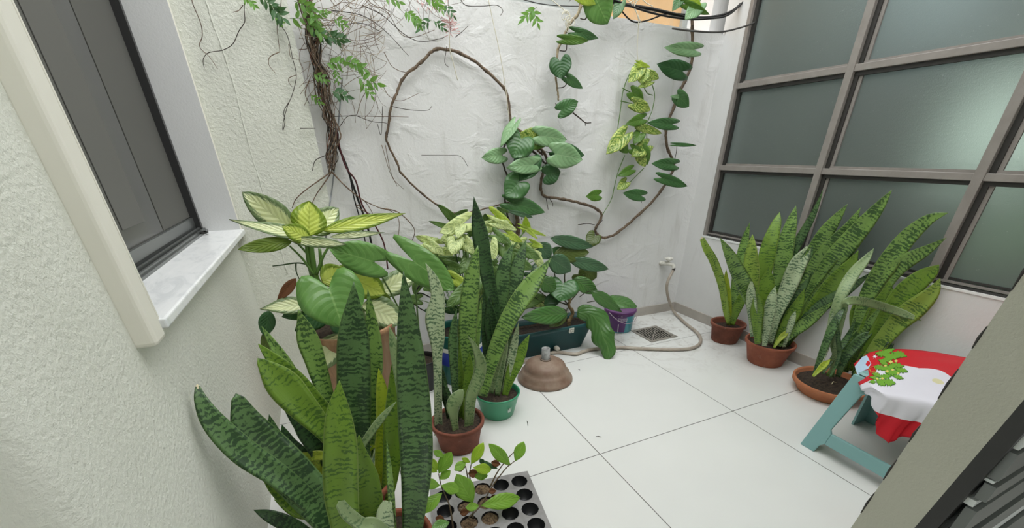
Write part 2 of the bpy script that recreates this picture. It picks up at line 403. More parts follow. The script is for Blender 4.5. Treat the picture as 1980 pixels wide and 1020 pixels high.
bm = bmesh.new(); add_tube(bm, [(GLX+0.03+0.02*math.cos(a), 2.74+0.03*math.sin(a), WZ0+0.012) for a in [i*2*PI/14 for i in range(15)]], 0.005, 6)
obj('catch', bm, plain('dark_metal_catch', '2e2d2c', 0.3, metal=0.8), wl)

# ------------------------------------------------------------------ plant materials
def m_snake(name, light, dark, thr=0.5, edge=None, trans=0.16):
    t = NT(name); uv = t.uv()
    inf = t.n('ShaderNodeObjectInfo')
    off = t.n('ShaderNodeVectorMath', operation='ADD'); t.l(uv, off.inputs[0])
    cb = t.n('ShaderNodeCombineXYZ'); t.l(t.math('MULTIPLY', inf.outputs['Random'], 37.0), cb.inputs[1]); t.l(t.math('MULTIPLY', inf.outputs['Random'], 11.0), cb.inputs[2]); t.l(cb.outputs[0], off.inputs[1])
    v = off.outputs[0]
    sy = t.n('ShaderNodeSeparateXYZ'); t.l(uv, sy.inputs[0])
    jit = t.noise(t.mapv(v, (3.2, 26, 1)), 1.0, 4, 0.6, 0.5)
    ph = t.math('ADD', t.math('MULTIPLY', sy.outputs[1], 330.0), t.math('MULTIPLY', jit, 17.0))
    a = t.math('MULTIPLY', t.math('ADD', t.math('SINE', ph), 1.0), 0.5)
    b = t.noise(t.mapv(v, (1.4, 16, 1)), 1.0, 3, 0.6, 0.3)
    d_ = t.noise(t.mapv(v, (9, 90, 1)), 1.0, 3, 0.6)
    f = t.math('ADD', t.math('MULTIPLY', a, 0.22), t.math('ADD', t.math('MULTIPLY', b, 0.9), t.math('MULTIPLY', t.math('SUBTRACT', d_, 0.5), 0.35)))
    f = t.math('SUBTRACT', f, 0.06)
    c = t.ramp(f, [(thr-0.045, dark), (thr+0.03, light)])
    fine = t.noise(t.mapv(v, (26, 5, 1)), 1.0, 4, 0.6)
    c = t.mix(t.math('MULTIPLY', fine, 0.28), c, light)
    lg = t.noise(t.mapv(v, (1.2, 3.5, 1)), 1.0, 2)
    hs = t.n('ShaderNodeHueSaturation'); t.l(t.math('ADD', 0.62, t.math('MULTIPLY', lg, 0.75)), hs.inputs['Value']); t.l(c, hs.inputs['Color']); c = hs.outputs[0]
    if edge:
        sx = t.n('ShaderNodeSeparateXYZ'); t.l(uv, sx.inputs[0])
        e = t.math('ABSOLUTE', t.math('SUBTRACT', sx.outputs[0], 0.5))
        c = t.mix(t.math('GREATER_THAN', e, 0.47), c, edge)
    t.col(c); t.set(rough=0.36, spec=0.5)
    t.bump(t.noise(t.mapv(v, (30, 6, 1)), 1.0, 2), 0.15, 0.003)
    t.leafy(c, trans); return t.m
SN = dict(
    dark=m_snake('snake_leaf_dark', '577846', '1d3a20', 0.48, '5f7c48', 0.1),
    deep=m_snake('snake_leaf_deep', '3a5a32', '192f1d', 0.48, '4b6b3c', 0.08),
    mid=m_snake('snake_leaf_mid', '7ea152', '2c5028', 0.46, '8aa45e', 0.15),
    bright=m_snake('snake_leaf_bright', '9ab552', '4c7230', 0.42, 'a9ba6c', 0.25),
    olive=m_snake('snake_leaf_olive', '769836', '456a26', 0.42, '8fa85a', 0.25),
    silver=m_snake('snake_leaf_silver', 'b4c49e', '4a6c4c', 0.45, 'b4c09c', 0.12),
    pale=m_snake('snake_leaf_pale', '8da272', '5a7a4c', 0.42, 'aabb92', 0.15),
    yellow=m_snake('snake_leaf_yellow', 'aebd3e', '7f9a30', 0.4, 'c2cc68', 0.35))
M_TIP = plain('dry_leaf_tip', 'cfc4a2', 0.8)

def vein_node(t, uv):
    """uv: x across -1..1, y along 0..1 -> height of the vein net"""
    sx = t.n('ShaderNodeSeparateXYZ'); t.l(uv, sx.inputs[0]); u, v = sx.outputs[0], sx.outputs[1]
    au = t.math('ABSOLUTE', u)
    mid = t.math('LESS_THAN', au, 0.03)
    ph = t.math('SUBTRACT', v, t.math('MULTIPLY', au, 0.38))
    fr = t.math('FRACT', t.math('ADD', t.math('MULTIPLY', ph, 7.0), 5.0)); d = t.math('ABSOLUTE', t.math('SUBTRACT', fr, 0.5))
    side = t.math('SUBTRACT', 1.0, t.math('MULTIPLY', d, 9.0), True)
    return mid, side, au, v, d
def m_leaf(name, col, vein, col2=None, vari=0.0, center=False, trans=0.2, rough=0.32, edge=None, bumpy=0.5, scale=5, streak=True):
    t = NT(name); uv = t.uv(); inf = t.n('ShaderNodeObjectInfo')
    mid, side, au, v, d = vein_node(t, uv)
    n0 = t.noise(t.mapv(uv, (1.5, 1.5, 1)), 1.5, 3)
    c = t.mix(t.math('MULTIPLY', n0, 0.5), col, vein)
    if col2:
        cb = t.n('ShaderNodeCombineXYZ'); t.l(t.math('MULTIPLY', inf.outputs['Random'], 31.0), cb.inputs[2])
        ad = t.n('ShaderNodeVectorMath', operation='ADD'); t.l(uv, ad.inputs[0]); t.l(cb.outputs[0], ad.inputs[1])
        if streak:
            sx = t.n('ShaderNodeCombineXYZ'); t.l(t.math('MULTIPLY', au, 1.4), sx.inputs[0]); t.l(t.math('SUBTRACT', v, t.math('MULTIPLY', au, 0.38)), sx.inputs[1]); t.l(t.math('MULTIPLY', inf.outputs['Random'], 31.0), sx.inputs[2])
            n = t.noise(t.mapv(sx.outputs[0], (1.2, 6, 1)), scale*0.6, 5, 0.7, 0.4)
        else: n = t.noise(ad.outputs[0], scale, 5, 0.65, 0.5)
        if center:   # cream heart of the blade, green margin
            m = t.math('SUBTRACT', t.math('ADD', n, 0.42), t.math('MULTIPLY', t.math('POWER', au, 1.7), 0.85))
            m = t.math('SUBTRACT', m, t.math('MULTIPLY', t.math('POWER', v, 6.0), 0.4))
        else: m = t.math('ADD', n, vari-0.5)
        c = t.mix(t.math('MULTIPLY', t.math('SUBTRACT', m, 0.46), 9.0, True), c, col2)
    c = t.mix(t.math('MULTIPLY', t.math('MAXIMUM', mid, t.math('MULTIPLY', side, 0.45)), 0.55), c, vein)
    if edge: c = t.mix(t.math('GREATER_THAN', au, 0.95), c, edge)
    t.col(c); t.set(rough=rough, spec=0.5)
    h = t.math('SUBTRACT', t.math('MULTIPLY', d, 1.2), t.math('MULTIPLY', mid, 0.3))
    t.bump(h, bumpy, 0.004)
    t.leafy(c, trans); return t.m
LF = dict(
    heart=m_leaf('heart_leaf_green', '56883f', '8fb46a', trans=0.18, rough=0.25),
    heartdk=m_leaf('climber_leaf_dark', '2f5a33', '52794a', trans=0.15, rough=0.28),
    climber=m_leaf('climber_leaf_green', '3d6b3a', '6c9560', trans=0.18, rough=0.25),
    climberl=m_leaf('climber_leaf_light', '7da878', 'b4d0a4', trans=0.2, rough=0.22),
    pothos=m_leaf('pothos_leaf_variegated', '4f7f2c', '9cbb58', 'd9e08c', 0.5, trans=0.3, rough=0.3, scale=4),
    pothosg=m_leaf('pothos_leaf_plain', '4d7a2c', '86a850', trans=0.3, rough=0.3),
    dieff=m_leaf('dumb_cane_leaf_cream', '3b6630', 'cdd7a8', 'dfe5c0', center=True, trans=0.25, rough=0.35, bumpy=0.8),
    dieffy=m_leaf('dumb_cane_leaf_yellow', '7d9c2c', 'b9c860', 'dbe48a', center=True, trans=0.4, rough=0.35, bumpy=0.8),
    dieffo=m_leaf('dumb_cane_leaf_olive', '64822c', 'a9b95a', '8da344', 0.4, trans=0.35, rough=0.4),
    syng=m_leaf('arrowhead_leaf_pale', '7d9b4c', 'd6dfae', 'd5dfa6', 0.55, trans=0.3, rough=0.4, scale=3),
    syngg=m_leaf('arrowhead_leaf_green', '4c7334', '93ac66', 'a9bf7c', 0.3, trans=0.2, rough=0.4, scale=3),
    syngy=m_leaf('arrowhead_leaf_yellow', '9cb83c', 'd0dc7a', 'c9d668', 0.5, trans=0.4, rough=0.4),
    philo=m_leaf('philodendron_leaf_green', '3c6c30', '74985a', trans=0.15, rough=0.2, bumpy=1.0),
    philob=m_leaf('philodendron_leaf_bluegreen', '33583c', '6c8c66', trans=0.1, rough=0.28, bumpy=0.6),
    philoo=m_leaf('philodendron_leaf_olive', '4a5c26', '6b7c3a', trans=0.15, rough=0.35),
    seed=m_leaf('seedling_leaf_bright', '7cae34', 'b2d268', trans=0.35, rough=0.28, bumpy=0.4),
    seedy=m_leaf('seedling_leaf_yellow', 'a2c232', 'cfe070', trans=0.45, rough=0.28, bumpy=0.4),
    jas=m_leaf('jasmine_leaf', '5f9440', '9cc07c', trans=0.35, rough=0.4),
    jasd=m_leaf('jasmine_leaf_dark', '35603a', '6f9468', trans=0.2, rough=0.35),
    brown=m_leaf('withered_leaf_brown', '6a3f22', '8a5c38', trans=0.2, rough=0.7))
M_STEMG = plain('green_stalk', '5c7f3c', 0.45)
M_STEMD = plain('dark_green_stalk', '34502a', 0.5)
M_STEMB = mottled('brown_woody_stem', '4e4034', '7d6a56', 60, 0.7, 0.5, 200)
M_STEML = mottled('pale_woody_stem', '8a7a62', 'aa9c82', 50, 0.7, 0.4, 200)
M_PET = plain('leaf_stalk_dark', '4a4a34', 0.5)
M_DRY = mottled('dried_vine_brown', '55443a', '85705c', 30, 0.85)
M_DRYL = plain('dried_tendril_pale', 'a99c86', 0.8)
M_DRYD = plain('dried_tendril_dark', '3b332c', 0.8)
M_SOIL = mottled('dark_soil', '241d17', '4a3d30', 60, 0.95, 1.0, 120)
M_TWINE = plain('white_twine', 'ddd8c6', 0.85)

# ------------------------------------------------------------------ leaf builders
def proj(p):
    d = p-EYE; z = _f.dot(d); return (CX+FPX*R_.dot(d)/z, CY-FPX*U_.dot(d)/z)
def metres(p, side, px):      # how long px picture pixels are at p along side
    a, b = proj(p), proj(p+side*.01); return px*.01/max(1e-6, math.hypot(a[0]-b[0], a[1]-b[1]))
def clear(p):      # slide a point along the sight line so blades stay on the court side of the walls
    lim = 2.80
    if p.x > lim:
        x = lim+.20*(1-math.exp(-(p.x-lim)/.20)); p = EYE+(p-EYE)*(x/p.x)
    if p.x < XL+.03: p = EYE+(p-EYE)*((XL+.03)/p.x)
    return p
def snake_leaf(parent, P, W, m='mid', Y=(1.3, 1.3), roll=0.0, prof=None, keel=0.22, k=7, cut=False, tipdry=False):
    """blade along image path P (base to tip), W widest px, depth runs from Y[0] to Y[1]; prof = width shares along P"""
    n = len(P)
    if prof is None:
        NP = 12; prof = None; P = [q[:2] for q in spline(P, 3)]; n = len(P)
        if len(Y) > 2: Y = [q[0] for q in spline([(q,) for q in Y], 3)]
        prof = []
        for i in range(n):
            t = i/(n-1); prof.append(min(1.0, 0.40+1.2*t) if t < 0.5 else 1-((t-0.5)/0.5)**1.9)
        k = 3
    yy = [Y[0]+(Y[1]-Y[0])*i/(n-1) for i in range(n)] if len(Y) == 2 else list(Y)
    S = spline([(p[0], p[1], y, wd) for p, y, wd in zip(P, yy, prof)], k)
    c = [clear(onY(a, b, y)) for a, b, y, _ in S]
    bm = bmesh.new(); L = bm.loops.layers.uv.new('UVMap'); rings = []; vv = 0.0; vs = []
    NU = 6
    ls = (hash((round(P[0][0]), round(P[-1][1]))) % 100)/100*6.28
    for i, p in enumerate(c):
        t = (c[min(i+1, len(c)-1)]-c[max(i-1, 0)]).normalized()
        view = (p-EYE).normalized(); side = t.cross(view).normalized(); nrm = side.cross(t).normalized()
        if nrm.dot(view) > 0: nrm = -nrm
        rt = i/(len(c)-1)
        a = roll+0.10*math.sin(rt*5+ls); s2 = side*math.cos(a)+nrm*math.sin(a); n2 = nrm*math.cos(a)-side*math.sin(a)
        wd = max(0.0, S[i][3])*metres(p, side, W)/2
        if i == len(c)-1 and not cut: wd = min(wd, 0.0006)
        wd = max(wd, 0.0005)
        kk = keel*(1.6-rt)
        wav = 0.05*wd*math.sin(vv*42+ls)
        th = 0.0011+0.0035*(1-rt)
        front = []; back = []
        for j in range(NU+1):
            u = -1+2*j/NU
            q = p+s2*(u*wd)+n2*(kk*wd*(u*u)+wav*u)
            e = th*(1-0.75*u*u)
            front.append(bm.verts.new(q+n2*e*0.5)); 
            if 0 < j < NU: back.append(bm.verts.new(q-n2*(e*0.5+0.12*wd*(1-u*u))))
        rings.append((front, back)); vs.append(vv)
        if i+1 < len(c): vv += (c[i+1]-p).length
    def uvset(f, us, vsx):
        for lp_, a, b in zip(f.loops, us, vsx): lp_[L].uv = (a, b)
    for i in range(len(rings)-1):
        (f0, b0), (f1, b1) = rings[i], rings[i+1]
        A0 = f0; A1 = f1; v0, v1 = vs[i], vs[i+1]
        for j in range(NU):
            f = bm.faces.new((A0[j], A0[j+1], A1[j+1], A1[j])); uvset(f, (j/NU, (j+1)/NU, (j+1)/NU, j/NU), (v0, v0, v1, v1))
        B0 = [f0[0]]+b0+[f0[-1]]; B1 = [f1[0]]+b1+[f1[-1]]
        for j in range(NU):
            f = bm.faces.new((B0[j+1], B0[j], B1[j], B1[j+1])); uvset(f, ((j+1)/NU, j/NU, j/NU, (j+1)/NU), (v0, v0, v1, v1))
    for idx, rv in ((0, False), (-1, True)):
        f0, b0 = rings[idx]; lp2 = f0+b0[::-1]; lp2 = lp2[::-1] if rv else lp2
        try:
            fc = bm.faces.new(lp2)
            for l_ in fc.loops: l_[L].uv = (0.5, 0)
            fc.material_index = 1 if idx == -1 else 0
        except ValueError: pass
    if tipdry or cut:
        bm.faces.ensure_lookup_table()
        tip = c[-1]
        for f in bm.faces:
            if (f.calc_center_median()-tip).length < (0.012 if tipdry else 0.004): f.material_index = 1
    me = bpy.data.meshes.new('leaf')
    bmesh.ops.remove_doubles(bm, verts=bm.verts, dist=1e-6); bmesh.ops.recalc_face_normals(bm, faces=bm.faces)
    for f in bm.faces: f.smooth = True
    bm.transform(Matrix.Translation(-parent.location)); bm.to_mesh(me); bm.free()
    me.materials.append(SN[m]); me.materials.append(M_TIP)
    o = bpy.data.objects.new('leaf', me); C.objects.link(o); o.parent = parent
    return o

def shape_w(kind, t):
    if kind == 'heart': return (0.80+0.9*t-1.0*t*t)*(1-t**2.6)**0.8*1.06 if t < 1 else 0
    if kind == 'arrow': return 0.78*(1-t)**0.75*(1+0.55*t)+0.0
    if kind == 'oval': return math.sin(PI*min(1, t**0.85))**0.75
    if kind == 'lance': return math.sin(PI*t**0.72)**1.0
    return math.sin(PI*t**1.15)**0.8          # 'obovate'
def blade(bm, P0, P1, wd, kind='oval', roll=0.0, droop=0.0, fold=0.15, lobe=0.0, wave=0.04, nhint=None, mat=0, ph=0.0, twist=0.0, bend=0.0):
    """leaf blade from P0 (stalk) to P1 (tip), wd = full width in metres"""
    L = bm.loops.layers.uv.verify()
    d = P1-P0; ln = d.length; d.normalize()
    view = ((P0+P1)/2-EYE).normalized()
    nh = Vector(nhint) if nhint is not None else -view
    side = d.cross(-nh)
    if side.length < 1e-3: side = d.orthogonal()
    side.normalize(); nrm = side.cross(d).normalized()
    if nrm.dot(nh) < 0: nrm = -nrm
    NUv, NT_ = 8, 12
    grid = []
    for i in range(NT_+1):
        t = i/NT_; row = []
        w_ = shape_w(kind, t)*wd/2
        if i == NT_: w_ = 0.0003
        if kind not in ('heart', 'arrow'): w_ = max(w_, 0.0006)
        a = roll+twist*t; s2 = side*math.cos(a)+nrm*math.sin(a); n2 = nrm*math.cos(a)-side*math.sin(a)
        for j in range(NUv+1):
            u = -1+2*j/NUv; au = abs(u)
            y = t*ln
            if lobe: y -= lobe*ln*(math.sin(PI*min(1, au*0.78+0.0)))**1.0*(1-t)**2.5
            x = u*w_
            z = fold*abs(x)+droop*ln*(t*t*-1)+wave*wd*math.sin(t*9+ph+u*2.2)*au-0.55*fold*w_*u*u
            z += droop*ln*t   # keeps the tip on its mark
            row.append(bm.verts.new(P0+d*y+s2*x+s2*(bend*ln*math.sin(PI*t))+n2*z))
        grid.append(row)
    for i in range(NT_):
        for j in range(NUv):
            f = bm.faces.new((grid[i][j], grid[i][j+1], grid[i+1][j+1], grid[i+1][j])); f.material_index = mat; f.smooth = True
            for l_, (a, b) in zip(f.loops, ((i, j), (i, j+1), (i+1, j+1), (i+1, j))): l_[L].uv = (-1+2*b/NUv, a/NT_)
    return d, side, nrm
def leaf(parent, base, tip, wpx, m='climber', kind='heart', Y=2.9, stalk=None, srad=0.003, name='leaf', label=None, sm=None, **kw):
    """base/tip in picture coordinates with depth Y (one or a pair); stalk = (px, py, Y) the blade hangs from"""
    Y0, Y1 = Y if isinstance(Y, (tuple, list)) else (Y, Y)
    P0, P1 = onY(base[0], base[1], Y0), onY(tip[0], tip[1], Y1)
    bm = bmesh.new(); bm.loops.layers.uv.verify()
    kw.setdefault('ph', random.random()*6); kw.setdefault('lobe', 0.30 if kind == 'heart' else (0.35 if kind == 'arrow' else 0))
    kw.setdefault('droop', 0.12)
    if 'bulge' in kw: kw.pop('bulge')
    mid_ = (P0+P1)/2; sd_ = (P1-P0).cross(mid_-EYE).normalized(); blade(bm, P0, P1, metres(mid_, sd_, wpx), kind, **kw)
    if stalk is not None:
        S = onY(*stalk) if not isinstance(stalk, Vector) else stalk
        mid = (S+P0)/2+Vector((0, 0, 0.06*(S-P0).length))
        add_tube(bm, [Vector(q) for q in spline([tuple(S), tuple(mid), tuple(P0)], 5)], srad, 5, mat=1)
        for f in bm.faces:
            if f.material_index == 1: f.smooth = True
    me = bpy.data.meshes.new(name); bm.transform(Matrix.Translation(-parent.location)); bm.to_mesh(me); bm.free()
    me.materials.append(LF[m]); me.materials.append(sm or M_STEMG)
    o = bpy.data.objects.new(name, me); C.objects.link(o); o.parent = parent
    so_ = o.modifiers.new('thickness', 'SOLIDIFY'); so_.thickness = 0.0008; so_.offset = 0; so_.material_offset = 0
    if label: o['label'] = label
    return o
def stem(parent, P, Y, rad, m=None, name='stem', k=6, n=7, taper=None, nodes=0.0):
    pts = pxpath(P, Y, k); N = len(pts)
    r0, r1 = rad if isinstance(rad, tuple) else (rad, rad)
    rr = [r0+(r1-r0)*i/max(1, N-1) for i in range(N)]
    if nodes:
        rr = [r*(1+nodes*(1 if i % 7 == 0 else 0)) for i, r in enumerate(rr)]
        pts = [p+Vector((random.uniform(-1, 1), 0, random.uniform(-1, 1)))*r0*0.25 for p in pts]
    bm = bmesh.new(); add_tube(bm, pts, rr, n)
    return obj(name, bm, m or M_STEMB, parent)

# ------------------------------------------------------------------ pots
def m_terra(name, a, b):
    t = NT(name); o = t.obj(); f = t.noise(o, 9, 5, 0.65); c = t.ramp(f, [(0.35, a), (0.65, b)])
    s = t.noise(o, 30, 4, 0.7); c = t.mix(t.math('MULTIPLY', t.math('SUBTRACT', s, 0.62, True), 2.5, True), c, 'b8a394')
    t.col(c); t.set(rough=0.8, spec=0.2); t.bump(t.noise(t.mapv(o, (1, 1, 6)), 30, 3), 0.15, 0.003); return t.m
M_TER = m_terra('terracotta', '8e5443', 'a4644d')
M_TERD = m_terra('old_terracotta', '6e4438', '8a5545')
M_TERO = m_terra('orange_terracotta', 'b0704f', 'bf7f5c')
def pot_thing(name, label, cx, cy, rt, rb, h, m, group=None, lip=0.025, lipr=0.012, soil=0.03, n=48, wall=0.012):
    t = thing(name, label, 'plant', (cx, cy, 0), group)
    prof = [(0, 0.0), (rb*0.96, 0.0), (rb, 0.006), (rt-lipr, h-lip-0.004), (rt, h-lip), (rt+0.002, h-0.004), (rt-0.003, h), (rt-wall, h-0.001), (rt-wall-0.004, h-0.012), (rb-0.002, 0.02), (0, 0.018)]
    obj('pot', lathe(prof, (cx, cy, 0), n), m, t)
    bm = bmesh.new(); R0 = rt-wall-0.006; R0 = R0-(R0-rb)*soil/h*0.9
    N = 26; c0 = bm.verts.new((cx, cy, h-soil+0.012)); prev = None
    for k in range(1, 6):
        ring = [bm.verts.new((cx+R0*k/5*math.cos(2*PI*i/N), cy+R0*k/5*math.sin(2*PI*i/N), h-soil+random.uniform(-.004, .006)+0.010*(1-k/5))) for i in range(N)]
        for i in range(N):
            if prev: bm.faces.new((prev[i], ring[i], ring[(i+1) % N], prev[(i+1) % N]))
            else: bm.faces.new((c0, ring[i], ring[(i+1) % N]))
        prev = ring
    low = [bm.verts.new((v_.co.x+(cx-v_.co.x)*0.10, v_.co.y+(cy-v_.co.y)*0.10, h-soil-0.018)) for v_ in prev]
    for i in range(N): bm.faces.new((prev[i], low[i], low[(i+1) % N], prev[(i+1) % N]))
    bm.faces.new(low[::-1])
    obj('soil', bm, M_SOIL, t)
    return t
def front(px, py, r):      # centre of a pot whose foot shows its front edge at (px, py)
    P = onZ(px, py, 0); d = Vector((P.x, P.y, 0)).normalized(); return P+d*r

# ---- small terracotta pot by the corner window
c = Vector((2.915, 2.195, 0))
A = pot_thing('potted_snake_plant', 'snake plant in the smallest terracotta pot nearest the tap, one tip dried', c.x, c.y, 0.140, 0.105, 0.165, M_TERD, 'snake plants under the frosted window', soil=0.045)
y = c.y
snake_leaf(A, [(1410, 626), (1404, 600), (1398, 560), (1390, 530), (1378, 500), (1366, 480), (1356, 458)], 17, 'bright', (y, y+0.1), prof=[.6, .75, .9, 1, 1, .9, .5], tipdry=True)
snake_leaf(A, [(1416, 628), (1418, 595), (1424, 560), (1432, 510), (1440, 465), (1450, 429)], 26, 'mid', (y+.05, y+0.2))
snake_leaf(A, [(1412, 628), (1408, 590), (1404, 555), (1404, 520)], 18, 'yellow', (y+.02, y+0.05))
snake_leaf(A, [(1416, 628), (1424, 600), (1434, 575), (1443, 550)], 20, 'olive', (y-.02, y))
# ---- middle terracotta pot
c = Vector((2.866, 1.765, 0))
B = pot_thing('potted_snake_plant', 'bushiest snake plant, in the terracotta pot between small pot and wide bowl', c.x, c.y, 0.172, 0.122, 0.175, M_TER, 'snake plants under the frosted window', soil=0.035)
y = c.y
for P, W, m, dy in [
    ([(1505, 662), (1513, 590), (1519, 520), (1545, 465), (1572, 415), (1592, 366)], 20, 'dark', (.06, .25)),
    ([(1520, 664), (1560, 590), (1598, 522), (1640, 470), (1692, 409), (1725, 366)], 44, 'mid', (.05, .22)),
    ([(1512, 664), (1545, 580), (1575, 530), (1606, 485), (1638, 445), (1664, 401)], 46, 'mid', (.02, .18)),
    ([(1512, 662), (1540, 570), (1565, 510), (1590, 460), (1615, 425), (1639, 394)], 34, 'mid', (.06, .25)),
    ([(1498, 660), (1502, 590), (1510, 530), (1519, 475), (1530, 430), (1539, 397)], 36, 'mid', (.04, .2)),
    ([(1478, 655), (1474, 590), (1477, 530), (1486, 480), (1500, 435), (1508, 409)], 34, 'olive', (.02, .15)),
    ([(1515, 668), (1560, 612), (1590, 575), (1620, 540), (1645, 510), (1660, 483)], 38, 'olive', (.0, .12)),
    ([(1515, 672), (1550, 625), (1580, 597), (1615, 575), (1650, 552), (1690, 523)], 26, 'dark', (-.02, .1)),
    ([(1470, 656), (1462, 610), (1450, 572), (1430, 530), (1410, 490), (1392, 459)], 34, 'mid', (-.05, .05)),
    ([(1476, 658), (1462, 610), (1452, 560), (1452, 520), (1453, 480), (1455, 452)], 34, 'bright', (-.02, .1)),
    ([(1468, 658), (1470, 610), (1478, 570), (1484, 540), (1486, 516)], 36, 'olive', (.0, .05)),
    ([(1455, 650), (1455, 610), (1452, 570), (1453, 538)], 22, 'silver', (-.06, -.03)),
    ([(1487, 664), (1500, 610), (1522, 560), (1540, 515), (1556, 490), (1567, 471)], 36, 'silver', (-.02, .1)),
    ([(1478, 668), (1485, 620), (1492, 580), (1499, 553)], 24, 'silver', (-.08, -.05)),
    ([(1465, 664), (1464, 620), (1464, 590), (1462, 560)], 28, 'olive', (-.09, -.06)),
    ([(1500, 668), (1520, 630), (1540, 595), (1556, 557)], 28, 'olive', (-.06, .0)),
    ([(1505, 668), (1530, 645), (1570, 615), (1614, 581)], 24, 'mid', (-.08, -.02)),
    ([(1496, 672), (1508, 655), (1518, 645), (1528, 632)], 12, 'yellow', (-.1, -.08)),
    ([(1490, 664), (1482, 600), (1470, 550), (1478, 520), (1497, 483)], 18, 'silver', (.05, .12)),
    ([(1510, 668), (1530, 600), (1548, 545), (1560, 500), (1572, 470)], 34, 'dark', (.0, .1)),
    ([(1515, 672), (1525, 640), (1533, 615), (1538, 600)], 14, 'silver', (-.1, -.08)),
]: snake_leaf(B, P, W, m, (y+dy[0], y+dy[1]))
# ---- wide low bowl
c = Vector((2.835, 1.27, 0))
Cp = pot_thing('potted_snake_plant', 'snake plant with arching leaves in the wide orange terracotta bowl behind the stool', c.x, c.y, 0.215, 0.175, 0.09, M_TERO, 'snake plants under the frosted window', soil=0.03, lip=0.03, lipr=0.02)
y = c.y
for P, W, m, dy in [
    ([(1632, 718), (1655, 640), (1678, 570), (1712, 515), (1752, 462), (1795, 425), (1834, 411)], 42, 'mid', (.06, .25)),
    ([(1640, 712), (1680, 620), (1715, 545), (1745, 510), (1790, 484), (1830, 459)], 34, 'mid', (.08, .3)),
    ([(1655, 722), (1690, 655), (1730, 590), (1768, 550), (1800, 525), (1816, 511)], 46, 'olive', (.0, .12)),
    ([(1658, 726), (1690, 680), (1735, 625), (1775, 590), (1803, 563), (1818, 537)], 46, 'bright', (-.05, .06)),
    ([(1625, 720), (1608, 640), (1625, 575), (1650, 530), (1675, 500), (1690, 479)], 26, 'pale', (.0, .15)),
    ([(1645, 715), (1670, 650), (1695, 605), (1714, 570), (1719, 541)], 40, 'olive', (.06, .14)),
    ([(1640, 715), (1655, 660), (1660, 610), (1668, 580), (1680, 555)], 36, 'olive', (.1, .18)),
    ([(1574, 725), (1590, 680), (1607, 640), (1622, 610), (1636, 590)], 20, 'dark', (-.04, .0)),
    ([(1578, 722), (1596, 675), (1606, 630), (1611, 600)], 16, 'silver', (.02, .04)),
    ([(1605, 728), (1622, 690), (1620, 650), (1619, 615)], 11, 'dark', (-.05, -.03)),
    ([(1590, 722), (1612, 690), (1640, 650), (1655, 615)], 14, 'dark', (.0, .04)),
    ([(1572, 727), (1590, 708), (1606, 694)], 14, 'yellow', (-.08, -.07)),
    ([(1620, 728), (1635, 690), (1665, 655), (1690, 640)], 24, 'dark', (-.02, .02)),
    ([(1650, 728), (1668, 700), (1690, 685), (1705, 672)], 24, 'deep', (-.02, .02)),
    ([(1600, 726), (1640, 670), (1680, 625), (1705, 590)], 20, 'mid', (.03, .1)),
]: snake_leaf(Cp, P, W, m, (y+dy[0], y+dy[1]))
snake_leaf(Cp, [(1608, 728), (1618, 660), (1632, 600), (1636, 584), (1660, 581), (1706, 592), (1750, 607), (1782, 620)], 17, 'pale', (y, y, y, y-.01, y-.03, y-.06, y-.05, y-.03), prof=[.6, .7, .8, .9, 1, 1, .9, .1])
snake_leaf(Cp, [(1692, 722), (1705, 695), (1722, 662)], 17, 'deep', (y-.05, y-.05), prof=[1, 1, .9], cut=True)
for q in ((1608, 742), (1640, 752)):
    p = onZ(q[0], q[1], 0.075); bm = bmesh.new(); add_tube(bm, [p, p+Vector((.03, .01, .006)), p+Vector((.05, -.005, .0))], [.003, .004, .001], 5); obj('dry_sheath', bm, M_TIP, Cp)

# ---- green plastic pot
c = Vector((.727, 1.966, 0))
D = pot_thing('potted_snake_plant', 'tall dark snake plant in the round green plastic pot beside the parasol base', c.x, c.y, 0.135, 0.097, 0.156, plain('green_plastic', '3f9a72', 0.35), 'snake plants in the left cluster', lip=0.012, lipr=0.004, soil=0.03, wall=0.006)
y = c.y
for P, W, m, dy, pf in [
    ([(972, 752), (962, 650), (951, 575), (938, 510), (927, 445), (916, 379)], 30, 'deep', (.05, .2), [.6, .7, .85, .95, 1, .02]),
    ([(968, 758), (975, 660), (988, 570), (1003, 510), (1018, 462)], 36, 'dark', (.02, .15), None),
    ([(932, 765), (950, 700), (985, 615), (1028, 550), (1066, 498)], 36, 'mid', (-.06, .03), [.55, .75, .95, 1, .02]),
    ([(966, 755), (966, 650), (968, 570), (977, 510), (993, 470)], 32, 'dark', (.05, .15), None),
    ([(976, 765), (988, 725), (1005, 685), (1024, 646)], 27, 'olive', (-.03, .03), None),
    ([(972, 762), (985, 710), (995, 660), (1003, 622)], 17, 'silver', (-.01, .04), None),
    ([(950, 760), (965, 690), (980, 620), (997, 558)], 20, 'pale', (-.04, .03), None),
    ([(965, 760), (957, 680), (950, 620), (945, 573)], 28, 'deep', (.07, .1), None),
    ([(962, 764), (966, 710), (972, 660), (978, 620)], 24, 'pale', (-.03, .0), None),
    ([(945, 762), (944, 700), (940, 620), (936, 560)], 22, 'deep', (.08, .12), None),
]: snake_leaf(D, P, W, m, (y+dy[0], y+dy[1]), prof=pf)
